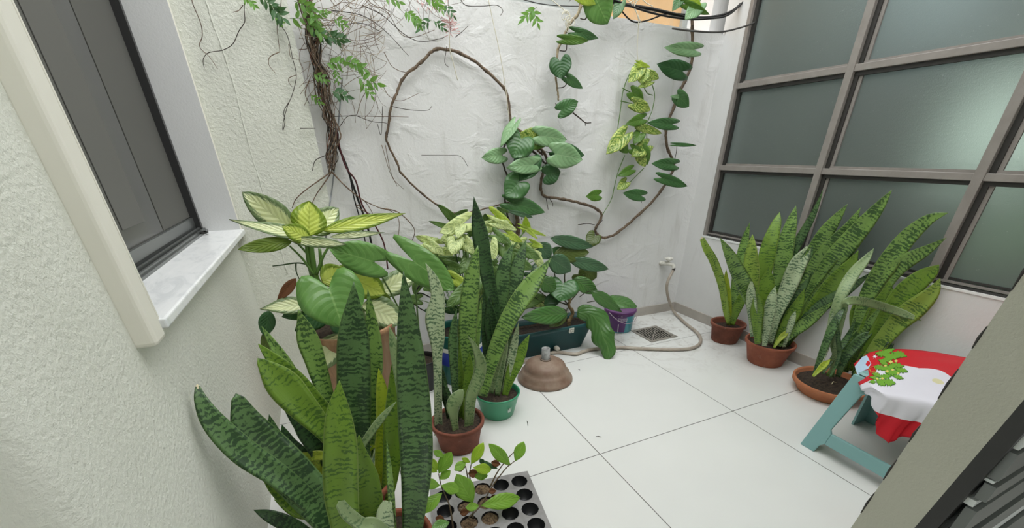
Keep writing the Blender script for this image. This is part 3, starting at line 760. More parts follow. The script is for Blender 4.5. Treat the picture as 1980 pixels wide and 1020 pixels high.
# faint white printed mark on the green pot
bm = bmesh.new(); P = onZ(980, 800, 0.075)
ang = math.atan2(P.y-c.y, P.x-c.x); rr_ = 0.098+(0.137-0.098)*0.075/0.145+0.0006
def ring_pt(ax, z): return Vector((c.x+rr_*math.cos(ax), c.y+rr_*math.sin(ax)*1.0, z))
a0 = math.atan2(-1, 0.25)
Q = []
for i, (da, dz) in enumerate([(-.12, .1), (-.06, .075), (0, .1), (.06, .075), (.12, .1), (.09, .062), (0, .058), (-.09, .062)]):
    r2 = 0.098+(0.137-0.098)*dz/0.145+0.0012; Q.append(Vector((c.x+r2*math.cos(a0+da), c.y+r2*math.sin(a0+da), dz)))
add_prism(bm, Q, Vector((math.cos(a0), math.sin(a0), 0))*0.0006); obj('printed_mark', bm, plain('pale_print', 'c8d8cf', 0.5), D, smooth=False)

# ---- terracotta pot in front of it
c = Vector((.42, 1.763, 0))
E_ = pot_thing('potted_snake_plant', 'snake plant with silvery wavy leaf in terracotta pot beside green plastic pot', c.x, c.y, 0.141, 0.106, 0.166, M_TERD, 'snake plants in the left cluster', soil=0.02)
y = c.y
for P, W, m, dy, pf in [
    ([(848, 840), (847, 752), (846, 690), (845, 650), (841, 614), (846, 575), (838, 540), (823, 508)], 38, 'silver', (.02, .1), [.42, .42, .5, .8, 1, .72, .5, .02]),
    ([(898, 832), (900, 760), (902, 690), (906, 600), (913, 540), (924, 474)], 36, 'mid', (.03, .12), [.6, .7, .9, 1, .85, .1]),
    ([(890, 830), (892, 760), (893, 680), (896, 590), (899, 512)], 14, 'mid', (.06, .12), None),
    ([(884, 830), (880, 750), (876, 670), (878, 630), (883, 597)], 19, 'dark', (.0, .06), None),
    ([(912, 830), (918, 740), (920, 670), (926, 620), (930, 576)], 14, 'mid', (.05, .08), None),
    ([(906, 832), (910, 770), (925, 730), (929, 700), (918, 670), (904, 648)], 24, 'pale', (-.06, -.02), [.7, .9, 1, .9, .5, .03]),
    ([(882, 836), (877, 805), (876, 785), (884, 768), (895, 752)], 27, 'pale', (-.07, -.05), [.45, .6, 1, .95, .25]),
    ([(878, 826), (866, 780), (860, 740), (855, 706)], 11, 'deep', (.03, .05), None),
    ([(874, 822), (858, 770), (850, 725), (846, 690)], 10, 'deep', (.05, .07), None),
    ([(888, 826), (880, 790), (866, 755), (858, 735)], 8, 'dark', (.0, .02), None),
    ([(894, 828), (893, 770), (890, 710), (889, 655)], 12, 'olive', (.02, .05), None),
    ([(900, 830), (903, 780), (906, 720), (908, 680)], 24, 'olive', (.0, .03), None),
    ([(868, 826), (862, 770), (858, 720)], 9, 'deep', (.05, .07), None),
]: snake_leaf(E_, P, W, m, (y+dy[0], y+dy[1]), prof=pf)

# ---- pot in the middle of the front left cluster
F1 = pot_thing('potted_snake_plant', 'snake plant with broad upright dark leaf and yellow-green shoots behind the nearest leaves', -0.10, 1.46, 0.145, 0.11, 0.20, M_TER, 'snake plants in the left cluster', soil=0.03)
y = 1.44
for P, W, m, dy, pf in [
    ([(690, 960), (688, 880), (686, 800), (684, 720), (683, 640), (684, 544)], 66, 'dark', (.0, .08), [.7, .85, .98, 1, .88, .02]),
    ([(700, 940), (712, 860), (718, 760), (722, 680), (718, 620), (711, 558)], 38, 'mid', (.06, .14), None),
    ([(660, 940), (648, 860), (632, 775), (612, 705), (594, 650), (577, 598)], 42, 'mid', (.02, .1), [.5, .6, .75, .95, 1, .05]),
    ([(670, 930), (640, 850), (580, 780), (540, 735), (498, 692)], 64, 'olive', (-.10, -.06), [.35, .5, .95, 1, .15]),
    ([(668, 920), (640, 820), (598, 762), (560, 722), (525, 690), (499, 664)], 40, 'olive', (.0, .04), [.5, .8, .9, .9, .6, .05]),
    ([(640, 900), (600, 790), (560, 715), (530, 668), (506, 630)], 26, 'mid', (.05, .12), None),
    ([(730, 950), (735, 880), (742, 800), (738, 750), (732, 711)], 30, 'yellow', (-.02, .02), None),
    ([(740, 1000), (755, 920), (762, 830), (764, 760), (760, 690)], 44, 'olive', (-.08, .0), None),
    ([(688, 880), (715, 838), (740, 805), (766, 776)], 15, 'pale', (-.14, -.1), [.7, 1, .9, .1]),
    ([(772, 800), (771, 750), (766, 700), (760, 660), (753, 631)], 18, 'pale', (-.06, .0), [.05, .6, 1, .9, .05]),
    ([(690, 870), (712, 880), (735, 888), (758, 905)], 44, 'silver', (.04, .1), [.6, 1, .9, .2]),
    ([(650, 950), (615, 870), (585, 815), (565, 780)], 46, 'deep', (.02, .08), None),
    ([(650, 885), (620, 880), (590, 883), (560, 884)], 19, 'yellow', (.0, .05), [.6, 1, 1, .9]),
    ([(640, 930), (622, 920), (608, 905), (612, 880)], 42, 'yellow', (.0, .02), [.6, 1, .8, .3]),
    ([(690, 940), (700, 880), (740, 850), (736, 872)], 14, 'yellow', (.06, .08), [.6, 1, .8, .1]),
    ([(650, 960), (600, 900), (560, 860), (545, 820)], 40, 'deep', (.0, .1), None),  # extra leaves from here down, mostly dark, added to darken the gap
    ([(650, 965), (610, 920), (572, 900), (536, 850), (520, 800)], 46, 'dark', (.06, .2), None),
    ([(655, 970), (615, 960), (570, 945), (525, 925)], 44, 'deep', (.02, .1), None),
    ([(655, 940), (625, 870), (590, 820), (560, 770), (545, 725)], 44, 'deep', (.1, .22), None),
    ([(655, 975), (620, 985), (575, 985), (530, 965)], 36, 'olive', (-.02, .04), None),
    ([(640, 970), (580, 930), (530, 900), (500, 890)], 30, 'deep', (.0, .1), None),
    ([(670, 950), (640, 880), (625, 820), (620, 770)], 44, 'deep', (.1, .14), None),
    ([(710, 960), (722, 900), (735, 860), (748, 830)], 34, 'deep', (.1, .12), None),
    ([(660, 950), (655, 880), (650, 800), (652, 740)], 36, 'deep', (.12, .16), None),
]: snake_leaf(F1, P, W, m, (y+dy[0], y+dy[1]), prof=pf)
# ---- nearest pot, foot below the frame
G1 = pot_thing('potted_snake_plant', 'nearest snake plant, its two broad dark leaves leaning on the cream wall', -0.02, 1.13, 0.15, 0.115, 0.16, M_TER, 'snake plants in the left cluster', soil=0.03)
y = 1.12
for P, W, m, dy, pf in [
    ([(690, 1075), (640, 1005), (590, 945), (535, 885), (485, 828), (456, 760)], 88, 'dark', (.0, .28), [.5, .8, .98, 1, .85, .2]),
    ([(680, 1075), (620, 990), (545, 925), (470, 872), (416, 818), (390, 775), (381, 742)], 58, 'dark', (.04, .26), [.5, .7, .85, 1, .85, .5, .12]),
    ([(670, 1070), (620, 1010), (570, 975), (532, 945), (505, 918)], 34, 'olive', (.1, .2), None),
    ([(680, 1080), (668, 1010), (660, 940), (658, 860), (654, 795), (656, 735)], 69, 'olive', (-.02, .06), [.7, .85, 1, .97, .7, .03]),
    ([(720, 1080), (718, 1000), (710, 930), (697, 880), (694, 840)], 52, 'olive', (.06, .1), [.8, 1, .95, .6, .05]),
    ([(792, 1080), (800, 1000), (806, 900), (803, 820), (796, 720), (788, 620), (780, 524)], 66, 'dark', (-.03, .14), [.45, .65, .92, 1, .9, .6, .03]),
    ([(650, 1080), (590, 1030), (530, 1000), (490, 985)], 34, 'deep', (.12, .22), None),
    ([(700, 1080), (690, 1010), (680, 950), (672, 900)], 40, 'deep', (.08, .12), None),
    ([(765, 1080), (762, 1020), (757, 960), (752, 900), (748, 850)], 14, 'mid', (-.02, .02), None),
    ([(760, 1040), (725, 1012), (700, 1012), (672, 992), (655, 968)], 28, 'pale', (-.08, -.06), [.8, .9, 1, 1, .7]),
    ([(744, 1060), (745, 1020), (744, 990), (750, 968)], 36, 'silver', (-.02, .0), [1, 1, .9, .5]),
]:
    snake_leaf(G1, P, W, m, (y+dy[0], y+dy[1]), prof=pf, cut=(W == 36), tipdry=(W == 58))

HX, HY, HR, HH_ = 0.0, 2.27, 0.24, 0.60
# ------------------------------------------------------------------ dumb cane in the big brown pot
def m_brownpot():
    t = NT('stained_brown_clay'); o = t.obj(); f = t.noise(t.mapv(o, (6, 6, 1)), 4, 5, 0.65, 0.6)
    t.col(t.ramp(f, [(0.3, '8a6048'), (0.55, 'ad8662'), (0.75, 'b89878')])); t.set(rough=0.6); return t.m
Hh = pot_thing('potted_dumb_cane', 'dumb cane with cream and green leaves in the large stained brown pot', HX, HY, HR, HR*.78, HH_, m_brownpot(), lip=0.03, lipr=0.006, soil=0.05)
y = 2.26
for P, r in [([(660, 640), (640, 590), (612, 540), (604, 500), (600, 462)], (.02, .012)), ([(650, 640), (625, 590), (606, 540), (596, 500), (592, 462)], (.016, .008)), ([(655, 630), (630, 560), (622, 520), (618, 480)], (.014, .007))]:
    stem(Hh, P, y, r, M_STEMG, 'stalk')
stem(Hh, [(606, 530), (585, 500), (560, 475)], y-0.02, (.007, .004), M_STEMG, 'leaf_stalk')
stem(Hh, [(612, 530), (625, 495), (640, 470)], y-0.01, (.008, .005), M_STEMG, 'leaf_stalk')
stem(Hh, [(604, 500), (585, 480), (570, 465)], y, (.007, .004), M_STEMG, 'leaf_stalk')
stem(Hh, [(598, 512), (575, 508), (545, 512), (527, 514)], y, (.004, .0025), M_STEMD, 'old_flower_stalk')
stem(Hh, [(572, 508), (573, 525), (580, 542)], y, (.004, .002), M_STEMD, 'old_flower_stalk')
for b, t_, wd, m, k_, ys, kw in [
    ((572, 446), (468, 371), 58, 'dieff', 'oval', (y, y+.02), dict(fold=.25, roll=-.2)),
    ((604, 456), (443, 424), 30, 'dieff', 'lance', (y-.02, y-.1), dict(fold=.2, droop=-.15, roll=.5)),
    ((600, 452), (655, 402), 54, 'dieff', 'oval', (y+.03, y+.1), dict(fold=.1)),
    ((597, 456), (598, 388), 72, 'dieffy', 'oval', (y-.02, y), dict(fold=.35, droop=.1)),
    ((600, 462), (545, 437), 36, 'dieffy', 'oval', (y-.05, y-.09), dict(fold=.1)),
    ((622, 446), (784, 412), 30, 'dieffy', 'lance', (y, y+.1), dict(fold=.25, droop=.12)),
    ((638, 458), (744, 449), 15, 'dieff', 'lance', (y-.02, y), dict(fold=.1)),
    ((565, 466), (460, 482), 30, 'dieffo', 'oval', (y-.04, y-.1), dict(fold=.05, droop=.05)),
    ((560, 464), (670, 472), 22, 'dieff', 'oval', (y-.05, y-.14), dict(fold=.1, droop=.06)),
    ((598, 588), (503, 597), 36, 'dieff', 'lance', (y-.02, y-.06), dict(fold=.3, roll=.3)),
    ((600, 600), (545, 612), 26, 'heartdk', 'oval', (y, y), dict()),
    ((676, 535), (745, 568), 54, 'dieffy', 'oval', (y-.06, y-.05), dict(fold=.2)),
    ((728, 570), (812, 519), 46, 'dieff', 'oval', (y+.05, y+.12), dict(fold=.3)),
    ((700, 588), (780, 622), 62, 'dieff', 'oval', (y-.05, y-.1), dict(fold=.1)),
    ((660, 645), (608, 720), 54, 'dieff', 'oval', (y-.16, y-.22), dict(fold=.1)),
    ((622, 545), (668, 520), 54, 'dieffy', 'oval', (y-.06, y-.04), dict(fold=.3)),
    ((650, 520), (698, 540), 40, 'dieffo', 'oval', (y+.02, y+.02), dict(fold=.3)),
    ((520, 600), (512, 650), 34, 'heartdk', 'oval', (y, y-.02), dict()),
    ((512, 640), (516, 690), 20, 'philoo', 'oval', (y, y-.02), dict()),
    ((710, 560), (760, 590), 30, 'dieffo', 'oval', (y, y), dict()),
    ((640, 610), (690, 650), 44, 'heartdk', 'oval', (y-.02, y-.1), dict()),
    ((640, 600), (570, 640), 40, 'heartdk', 'oval', (y-.02, y-.05), dict()),
]: leaf(Hh, b, t_, wd, m, k_, ys, **kw)
leaf(Hh, (572, 538), (534, 585), 22, 'brown', 'lance', (y, y-.03), fold=.5, label='withered brown leaf')
# heart-leaved plant: own dark pot tucked behind
K = pot_thing('potted_heart_leaf_plant', 'plant with three large glossy heart-shaped leaves held over the brown pot', 0.385, 2.47, 0.11, 0.085, 0.22, plain('black_plastic', '1d1d1f', 0.4), lip=0.012, lipr=0.004, soil=0.03, wall=0.006)
y = 2.14
def big_heart(b, t_, wd, ys, root, lobe=.42, **kw):
    leaf(K, b, t_, wd, 'heart', 'heart', ys, stalk=root, srad=.0045, lobe=lobe, **kw)
R0 = Vector((0.385, 2.46, 0.2))
big_heart((636, 557), (664, 634), 128, (2.06, 1.98), R0, .42, fold=.12, droop=.18)
big_heart((722, 505), (636, 480), 66, (2.16, 2.14), R0, .42, fold=.1, droop=.1)
big_heart((800, 505), (880, 560), 66, (2.14, 2.08), R0, .60, fold=-.1, droop=.15)

# ------------------------------------------------------------------ arrowhead plant in the teal bucket
tb = onY(905, 720, 2.48)
S_ = thing('potted_arrowhead_plant', 'arrowhead plant with pale veined leaves in a teal bucket standing behind the snake plants', 'plant', (0.66, 2.50, 0))
sx_, sy_ = 0.66, 2.50
obj('bucket', lathe([(0, 0), (.135, 0), (.14, .01), (.165, .36), (.172, .362), (.172, .375), (.160, .375), (.155, .35), (.13, .02), (0, .02)], (sx_, sy_, 0), 44), plain('teal_plastic', '1c6b62', 0.4), S_)
obj('label_band', lathe([(.149, .15), (.1588, .26), (.1600, .26), (.1502, .15)], (sx_, sy_, 0), 44), plain('blue_band', '2b3f9a', 0.4), S_)
obj('label_band', lathe([(.1592, .255), (.1612, .285), (.1622, .285), (.1602, .255)], (sx_, sy_, 0), 44), plain('white_band', 'd5d8d2', 0.4), S_)
obj('soil', lathe([(0, .33), (.1555, .33), (.15, .30), (0, .30)], (sx_, sy_, 0), 30), M_SOIL, S_)
for P in ([(905, 590), (890, 530), (880, 480)], [(915, 590), (930, 520), (950, 460)], [(910, 590), (880, 540), (850, 500)], [(920, 590), (960, 530), (990, 480)], [(912, 585), (915, 520), (925, 450)]):
    stem(S_, P, 2.5, (.006, .003), M_STEMD, 'stalk')
SY = [((878, 424), (846, 394), 24, 'syngg', 2.66), ((868, 440), (829, 427), 16, 'syngg', 2.62), ((896, 432), (850, 450), 46, 'syng', 2.52), ((890, 440), (884, 460), 30, 'syng', 2.50),
      ((840, 470), (803, 456), 28, 'syng', 2.6), ((832, 478), (792, 496), 36, 'syng', 2.55), ((833, 474), (860, 492), 28, 'syng', 2.52), ((880, 466), (874, 492), 44, 'syng', 2.46),
      ((945, 438), (986, 428), 30, 'syng', 2.6), ((958, 418), (992, 438), 32, 'syngy', 2.62), ((940, 432), (938, 412), 24, 'syngg', 2.66), ((962, 432), (1000, 444), 24, 'syng', 2.55),
      ((982, 452), (1010, 468), 24, 'syngy', 2.52), ((948, 474), (956, 502), 38, 'syng', 2.5), ((975, 478), (990, 512), 38, 'syngg', 2.5), ((1018, 440), (1016, 418), 22, 'syngy', 2.6),
      ((1018, 442), (1056, 456), 12, 'syngy', 2.58), ((1018, 442), (1040, 462), 12, 'syngy', 2.58), ((870, 516), (905, 524), 34, 'syngg', 2.5), ((852, 505), (895, 500), 28, 'syngg', 2.55),
      ((905, 560), (862, 592), 46, 'syngg', 2.36), ((880, 540), (918, 560), 30, 'syngy', 2.4), ((930, 535), (918, 566), 32, 'syngg', 2.4), ((1000, 470), (1030, 482), 26, 'syng', 2.6),
      ((1015, 485), (1045, 500), 30, 'syngg', 2.55), ((870, 455), (852, 462), 22, 'syng', 2.6), ((900, 470), (922, 490), 34, 'syng', 2.5), ((925, 480), (950, 470), 26, 'syng', 2.45),
      ((960, 455), (985, 470), 28, 'syngg', 2.52), ((840, 500), (812, 512), 26, 'syngg', 2.6), ((930, 510), (960, 525), 34, 'syngg', 2.48), ((1000, 505), (1030, 520), 34, 'syngg', 2.5),
      ((905, 500), (890, 530), 30, 'syngg', 2.5), ((975, 520), (1000, 545), 36, 'syngg', 2.45), ((1040, 500), (1052, 525), 22, 'syng', 2.6), ((860, 525), (838, 545), 28, 'syngg', 2.5),
      ((890, 415), (905, 405), 20, 'syngg', 2.68), ((975, 410), (960, 400), 16, 'syngg', 2.66), ((1030, 470), (1050, 478), 18, 'syngy', 2.6), ((905, 450), (925, 440), 24, 'syngg', 2.58)]
for b, t_, wd, m, yy_ in SY:
    leaf(S_, b, t_, wd*1.08, m, 'arrow', (yy_, yy_-.05), stalk=(910+(b[0]-910)*.35, 560, 2.5), srad=.0022, fold=.15, lobe=.5, droop=.15)
# low leaves low in the cluster between the pots
for i in range(46):
    a = random.uniform(805, 1040); b_ = random.uniform(470, 600); an = random.uniform(-.6, 3.6); ln = random.uniform(24, 38)
    leaf(S_, (a, b_), (a+ln*math.cos(an), b_+ln*.7*math.sin(an)), random.uniform(26, 38), random.choice(['syngg', 'syngg', 'syng', 'heartdk']), 'arrow', random.uniform(2.58, 2.78), fold=.15, lobe=.45, stalk=(910+(a-910)*.5, 600, 2.52), srad=.002)

# ------------------------------------------------------------------ philodendron in the dark teal planter
px0, px1, py0, py1, ph_ = 1.06, 1.80, 2.52, 2.80, 0.23
Pl = thing('potted_philodendron', 'leafy philodendron in the long dark teal planter box behind the parasol base', 'plant', (1.4, 2.66, 0))
def planter(bm, x0, x1, y0, y1, z0, z1, fl_, inset=0.0, n=6, r=0.04):
    def ring(xa, xb, ya, yb, z, rr):
        out = []
        for cx_, cy_, s in ((xb-rr, yb-rr, 0), (xa+rr, yb-rr, 1), (xa+rr, ya+rr, 2), (xb-rr, ya+rr, 3)):
            for i in range(n+1):
                a = (s+i/n)*PI/2; out.append(bm.verts.new((cx_+rr*math.cos(a), cy_+rr*math.sin(a), z)))
        return out
    rs = [ring(x0+fl_, x1-fl_, y0+fl_, y1-fl_, z0, r), ring(x0+.02, x1-.02, y0+.02, y1-.02, z1-.035, r), ring(x0, x1, y0, y1, z1-.03, r), ring(x0, x1, y0, y1, z1, r),
          ring(x0+.012, x1-.012, y0+.012, y1-.012, z1, r), ring(x0+.03, x1-.03, y0+.03, y1-.03, z1-.04, r), ring(x0+fl_+.01, x1-fl_-.01, y0+fl_+.01, y1-fl_-.01, z0+.02, r)]
    bm.faces.new(rs[0][::-1]); bm.faces.new(rs[-1])
    for a, b in zip(rs, rs[1:]):
        for i in range(len(a)): bm.faces.new((a[i], a[(i+1) % len(a)], b[(i+1) % len(a)], b[i]))
bm = bmesh.new(); planter(bm, px0, px1, py0, py1, 0, ph_, .07); obj('planter_box', bm, plain('dark_teal_plastic', '12484a', 0.4), Pl)
bm = bmesh.new(); planter(bm, px0+.035, px1-.035, py0+.035, py1-.035, ph_-.07, ph_-.035, .004, r=.03); obj('soil', bm, M_SOIL, Pl)
sq = onY(1106, 633, py0-.002)
o = obj('price_sticker', box(sq.x-.02, py0-.0005, ph_-.055, sq.x+.022, py0+.016, ph_-.014), plain('white_sticker', 'd2d2c8', 0.6), Pl, smooth=False)
bm = bmesh.new()
for dx, ww, z_, hh in ((-.014, .004, -.050, .026), (-.006, .010, -.050, .004), (-.006, .010, -.028, .004), (.008, .008, -.05, .012), (.008, .008, -.034, .012)):
    add_box(bm, sq.x+dx, py0-.0012, ph_+z_, sq.x+dx+ww, py0, ph_+z_+hh)
obj('sticker_print', bm, plain('grey_print', '4a4a48', 0.6), o, smooth=False)
kp = onY(1075, 673, py0+.055); 
bm = bmesh.new(); add_tube(bm, [Vector((kp.x, py0+.07, .045)), Vector((kp.x, py0+.02, .045))], [.02, .018], 12); obj('drain_plug', bm, plain('pale_plug', 'c9c4b8', 0.5), Pl)
stem(Pl, [(1104, 640), (1100, 622), (1108, 605), (1100, 590), (1103, 572), (1096, 560)], 2.66, (.017, .009), mottled('ringed_tan_stem', '6f5a3e', 'a08a62', 70, 0.7, 0.6, 150), nodes=.3)
for P in ([(1100, 590), (1085, 570), (1070, 520), (1062, 470)], [(1098, 580), (1092, 530), (1110, 495), (1120, 470)], [(1100, 585), (1120, 560), (1128, 530)], [(1100, 590), (1060, 575), (1040, 560)], [(1096, 600), (1070, 590), (1050, 585), (1030, 570)]):
    stem(Pl, P, 2.68, (.006, .003), M_PET, 'leaf_stalk')
stem(Pl, [(1120, 645), (1085, 625), (1050, 600), (1000, 590)], 2.7, (.006, .005), M_PET, 'leaf_stalk')
PH = [((1064, 460), (1147, 477), 26, 'philob', 'oval', (2.7, 2.66), {}), ((1070, 493), (1139, 487), 36, 'philoo', 'oval', (2.7, 2.66), dict(fold=.05)),
      ((1100, 502), (1177, 520), 26, 'philob', 'oval', (2.68, 2.6), dict(droop=.2)), ((1122, 522), (1154, 536), 40, 'philoo', 'oval', (2.74, 2.7), {}),
      ((1118, 530), (1130, 545), 32, 'philoo', 'heart', (2.74, 2.7), {}), ((1062, 498), (1104, 524), 40, 'philob', 'oval', (2.64, 2.6), {}),
      ((1089, 548), (1083, 583), 62, 'climber', 'heart', (2.6, 2.54), dict(fold=.1)), ((1108, 538), (1156, 566), 30, 'philo', 'oval', (2.62, 2.56), dict(droop=.2)),
      ((1143, 562), (1203, 603), 26, 'philo', 'lance', (2.52, 2.44), dict(droop=.15)), ((1172, 583), (1232, 592), 44, 'philo', 'oval', (2.56, 2.5), dict(droop=.25, nhint=(0, -.4, 1))),
      ((1098, 606), (1008, 613), 36, 'philo', 'oval', (2.52, 2.44), dict(fold=.2)), ((1095, 605), (1062, 632), 24, 'philoo', 'oval', (2.56, 2.5), {}),
      ((1052, 590), (1090, 565), 26, 'heartdk', 'oval', (2.64, 2.62), {}), ((1045, 540), (1075, 560), 34, 'philo', 'oval', (2.6, 2.6), {}), ((1040, 470), (1064, 500), 34, 'philob', 'oval', (2.7, 2.66), {}),
      ((1050, 505), (1030, 545), 30, 'philob', 'oval', (2.66, 2.6), {}), ((1068, 480), (1100, 500), 24, 'climber', 'oval', (2.72, 2.7), {}), ((1030, 420), (975, 405), 10, 'philob', 'oval', (2.7, 2.7), {})]
for b, t_, wd, m, k_, ys, kw in PH: leaf(Pl, b, t_, wd, m, k_, ys, srad=.003, sm=M_PET, stalk=((b[0]+1098)/2, (b[1]+585)/2, 2.64) if b[1] > 530 else None, **kw)
# drooping torn leaf hanging over the planter's front
P = [(1116, 603, 2.56), (1140, 606, 2.50), (1158, 625, 2.44), (1166, 650, 2.38), (1176, 674, 2.33), (1172, 697, 2.30)]
S = spline(P, 5); bm = bmesh.new(); L = bm.loops.layers.uv.verify(); prev = None
for i, (a, b_, y_) in enumerate(S):
    t = i/(len(S)-1); c_ = onY(a, b_, y_); n_ = onY(*S[min(i+1, len(S)-1)]); p_ = onY(*S[max(i-1, 0)]); tg = (n_-p_).normalized(); vw = (c_-EYE).normalized()
    sd = tg.cross(vw).normalized(); nr = sd.cross(tg).normalized(); wd = 44*depth(c_)/FPX/2*max(.02, math.sin(PI*min(1, t*.93+.07))**.6)*(1+.12*math.sin(t*23))
    row = [bm.verts.new(c_+sd*(u*wd)+nr*(.25*abs(u)*wd+.12*wd*math.sin(t*17+u*2)*abs(u))) for u in (-1, -.66, -.33, 0, .33, .66, 1)]
    if prev:
        for j in range(6):
            f = bm.faces.new((prev[j], prev[j+1], row[j+1], row[j])); t0 = (i-1)/(len(S)-1)
            for l_, q_ in zip(f.loops, ((-1+j/3, t0), (-1+(j+1)/3, t0), (-1+(j+1)/3, t), (-1+j/3, t))): l_[L].uv = q_
    prev = row
o = obj('leaf', bm, LF['philo'], Pl); md = o.modifiers.new('thickness', 'SOLIDIFY'); md.thickness = .0008

# ------------------------------------------------------------------ parasol base
c = Vector((1.191, 2.233, 0))
Pb = thing('parasol_base', 'round stepped brown parasol base with a short grey pole stub, empty', 'parasol base', (c.x, c.y, 0))
o = obj('base', lathe([(0, 0), (.19, 0), (.196, .006), (.194, .018), (.186, .028), (.178, .038), (.172, .058), (.160, .072), (.150, .080), (.146, .098), (.136, .118), (.112, .134), (.07, .145), (.032, .150), (0, .150)], (c.x, c.y, 0), 56),
        mottled('dusty_brown_plastic', '7d6252', '9a8878', 7, 0.55), Pb)
obj('collar', lathe([(.036, .148), (.039, .156), (.035, .160), (.031, .158), (.031, .15)], (c.x, c.y, 0), 28), mottled('dusty_brown_collar', '77685c', '8d7d70', 7, 0.55), Pb)
obj('pole', lathe([(.029, .15), (.029, .235), (.025, .236), (.025, .15)], (c.x, c.y, 0), 28), mottled('galvanised_pole', '8b8c8c', 'b4b5b5', 30, 0.35), Pb)

# ------------------------------------------------------------------ paint bucket
c = Vector((2.234, 2.79, 0)); gx, gy = c.x, c.y
Bk = thing('paint_bucket', 'purple and turquoise plastic paint bucket standing beside the floor drain', 'bucket', (gx, gy, 0))
def m_bucket():
    t = NT('printed_bucket_label'); o = t.obj(); sx = t.n('ShaderNodeSeparateXYZ'); t.l(o, sx.inputs[0])
    ang = t.math('ARCTAN2', sx.outputs[1], sx.outputs[0])     # label wraps round the wall
    tq = t.math('GREATER_THAN', ang, -1.75); tq = t.math('MULTIPLY', tq, t.math('LESS_THAN', ang, -0.95)); 
    tq = t.math('MULTIPLY', tq, t.math('LESS_THAN', sx.outputs[2], 0.16))
    c_ = t.mix(tq, '5e2f72', '4f9fae')
    hi = t.math('GREATER_THAN', sx.outputs[2], 0.105); lt = t.math('LESS_THAN', ang, -1.85)
    n = t.noise(t.mapv(o, (1, 1, 1)), 22, 3, 0.6); c_ = t.mix(t.math('MULTIPLY', t.math('MULTIPLY', t.math('MULTIPLY', lt, hi), t.math('GREATER_THAN', n, 0.58)), 0.8), c_, 'a58aa8')
    col = t.math('MULTIPLY', t.math('LESS_THAN', t.math('ABSOLUTE', t.math('ADD', ang, 2.25)), .03), t.math('LESS_THAN', sx.outputs[2], 0.09))
    c_ = t.mix(col, c_, 'cfc2d6'); base = t.math('LESS_THAN', sx.outputs[2], 0.012); c_ = t.mix(base, c_, '4f9fae')
    t.col(c_); t.set(rough=0.3); return t.m
obj('body', lathe([(0, 0), (.112, 0), (.117, .005), (.136, .175), (.137, .178)], (0, 0, 0), 48), m_bucket(), Bk).location = (0, 0, 0)
for o in Bk.children: o.matrix_parent_inverse = Matrix(); o.location = (0, 0, 0)
obj('rim', lathe([(.136, .172), (.143, .176), (.144, .196), (.138, .200), (.126, .200), (.124, .194), (.130, .18)], (gx, gy, 0), 48), plain('purple_lid_plastic', '5b2b66', 0.3), Bk)
obj('lid', lathe([(0, .188), (.124, .188), (.127, .196), (.120, .194), (0, .193)], (gx, gy, 0), 48), plain('purple_lid_top', '6a3a74', 0.35), Bk)
pts = [Vector((gx+.150*math.cos(a), gy+.150*math.sin(a), .185-.085*math.sin((a+PI-.35)/(PI-.7)*PI) if False else .188-.085*math.sin(PI*i/24))) for i, a in enumerate([-PI+.25+(PI-.5)*i/24 for i in range(25)])]
obj('handle', tube(pts, .0028, 6), plain('pale_wire_handle', 'b9a9b5', 0.4), Bk)
def wrap_patch(bm, a0, a1, z0, z1):
    N = 8
    def pt(a, z): r = .117+(.136-.117)*z/.175+.0012; return (gx+r*math.cos(a), gy+r*math.sin(a), z)
    for i in range(N):
        x, y_ = a0+(a1-a0)*i/N, a0+(a1-a0)*(i+1)/N
        v_ = [bm.verts.new(pt(x, z0)), bm.verts.new(pt(y_, z0)), bm.verts.new(pt(y_, z1)), bm.verts.new(pt(x, z1))]; bm.faces.new(v_)
bm = bmesh.new(); wrap_patch(bm, -2.3, -1.72, .118, .122); wrap_patch(bm, -2.3, -1.72, .142, .146); wrap_patch(bm, -2.32, -2.28, .118, .146); wrap_patch(bm, -1.74, -1.70, .118, .146)
for i in range(6): wrap_patch(bm, -2.2+i*.075, -2.165+i*.075, .127, .137)
obj('label_print', bm, plain('white_label_print', 'd9cfe0', 0.5), Bk)

# ------------------------------------------------------------------ drain, tap, hose
dc = [onZ(*q, 0.0) for q in ((1224, 641), (1266, 627), (1311, 651), (1257, 663))]
dx0, dx1, dy0, dy1 = 2.305, 2.60, 2.415, 2.70
Dr = thing('floor_drain', 'square metal floor drain grate with diagonal slots in the corner of the floor', 'drain', ((dx0+dx1)/2, (dy0+dy1)/2, 0.0))
bm = bmesh.new(); bw = .03
add_box(bm, dx0, dy0, .0005, dx1, dy0+bw, .004); add_box(bm, dx0, dy1-bw, .0005, dx1, dy1, .004); add_box(bm, dx0, dy0+bw, .0005, dx0+bw, dy1-bw, .004); add_box(bm, dx1-bw, dy0+bw, .0005, dx1, dy1-bw, .004)
M_DR = mottled('tarnished_steel', '6e6a62', '9b968c', 30, 0.4)
obj('frame', bm, M_DR, Dr, smooth=False)
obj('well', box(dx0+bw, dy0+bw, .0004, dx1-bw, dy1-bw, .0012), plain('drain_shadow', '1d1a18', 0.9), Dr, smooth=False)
bm = bmesh.new(); n_ = 9; wI = dx1-dx0-2*bw
for i in range(n_):
    x = dx0+bw+wI*(i+.5)/n_
    for s in range(2):
        ya = dy0+bw+.004+(dy1-dy0-2*bw)*(s*.5+.0); yb_ = ya+(dy1-dy0-2*bw)*.46
        add_prism(bm, [(x-.0055, ya, .0013), (x+.0055, ya, .0013), (x+.0055+.01, yb_, .0013), (x-.0055+.01, yb_, .0013)], (0, 0, .0032))
add_prism(bm, [(dx0+bw, dy0+bw, .0013), (dx0+bw+.01, dy0+bw, .0013), (dx1-bw, dy1-bw-.01, .0013), (dx1-bw, dy1-bw, .0013)], (0, 0, .003))
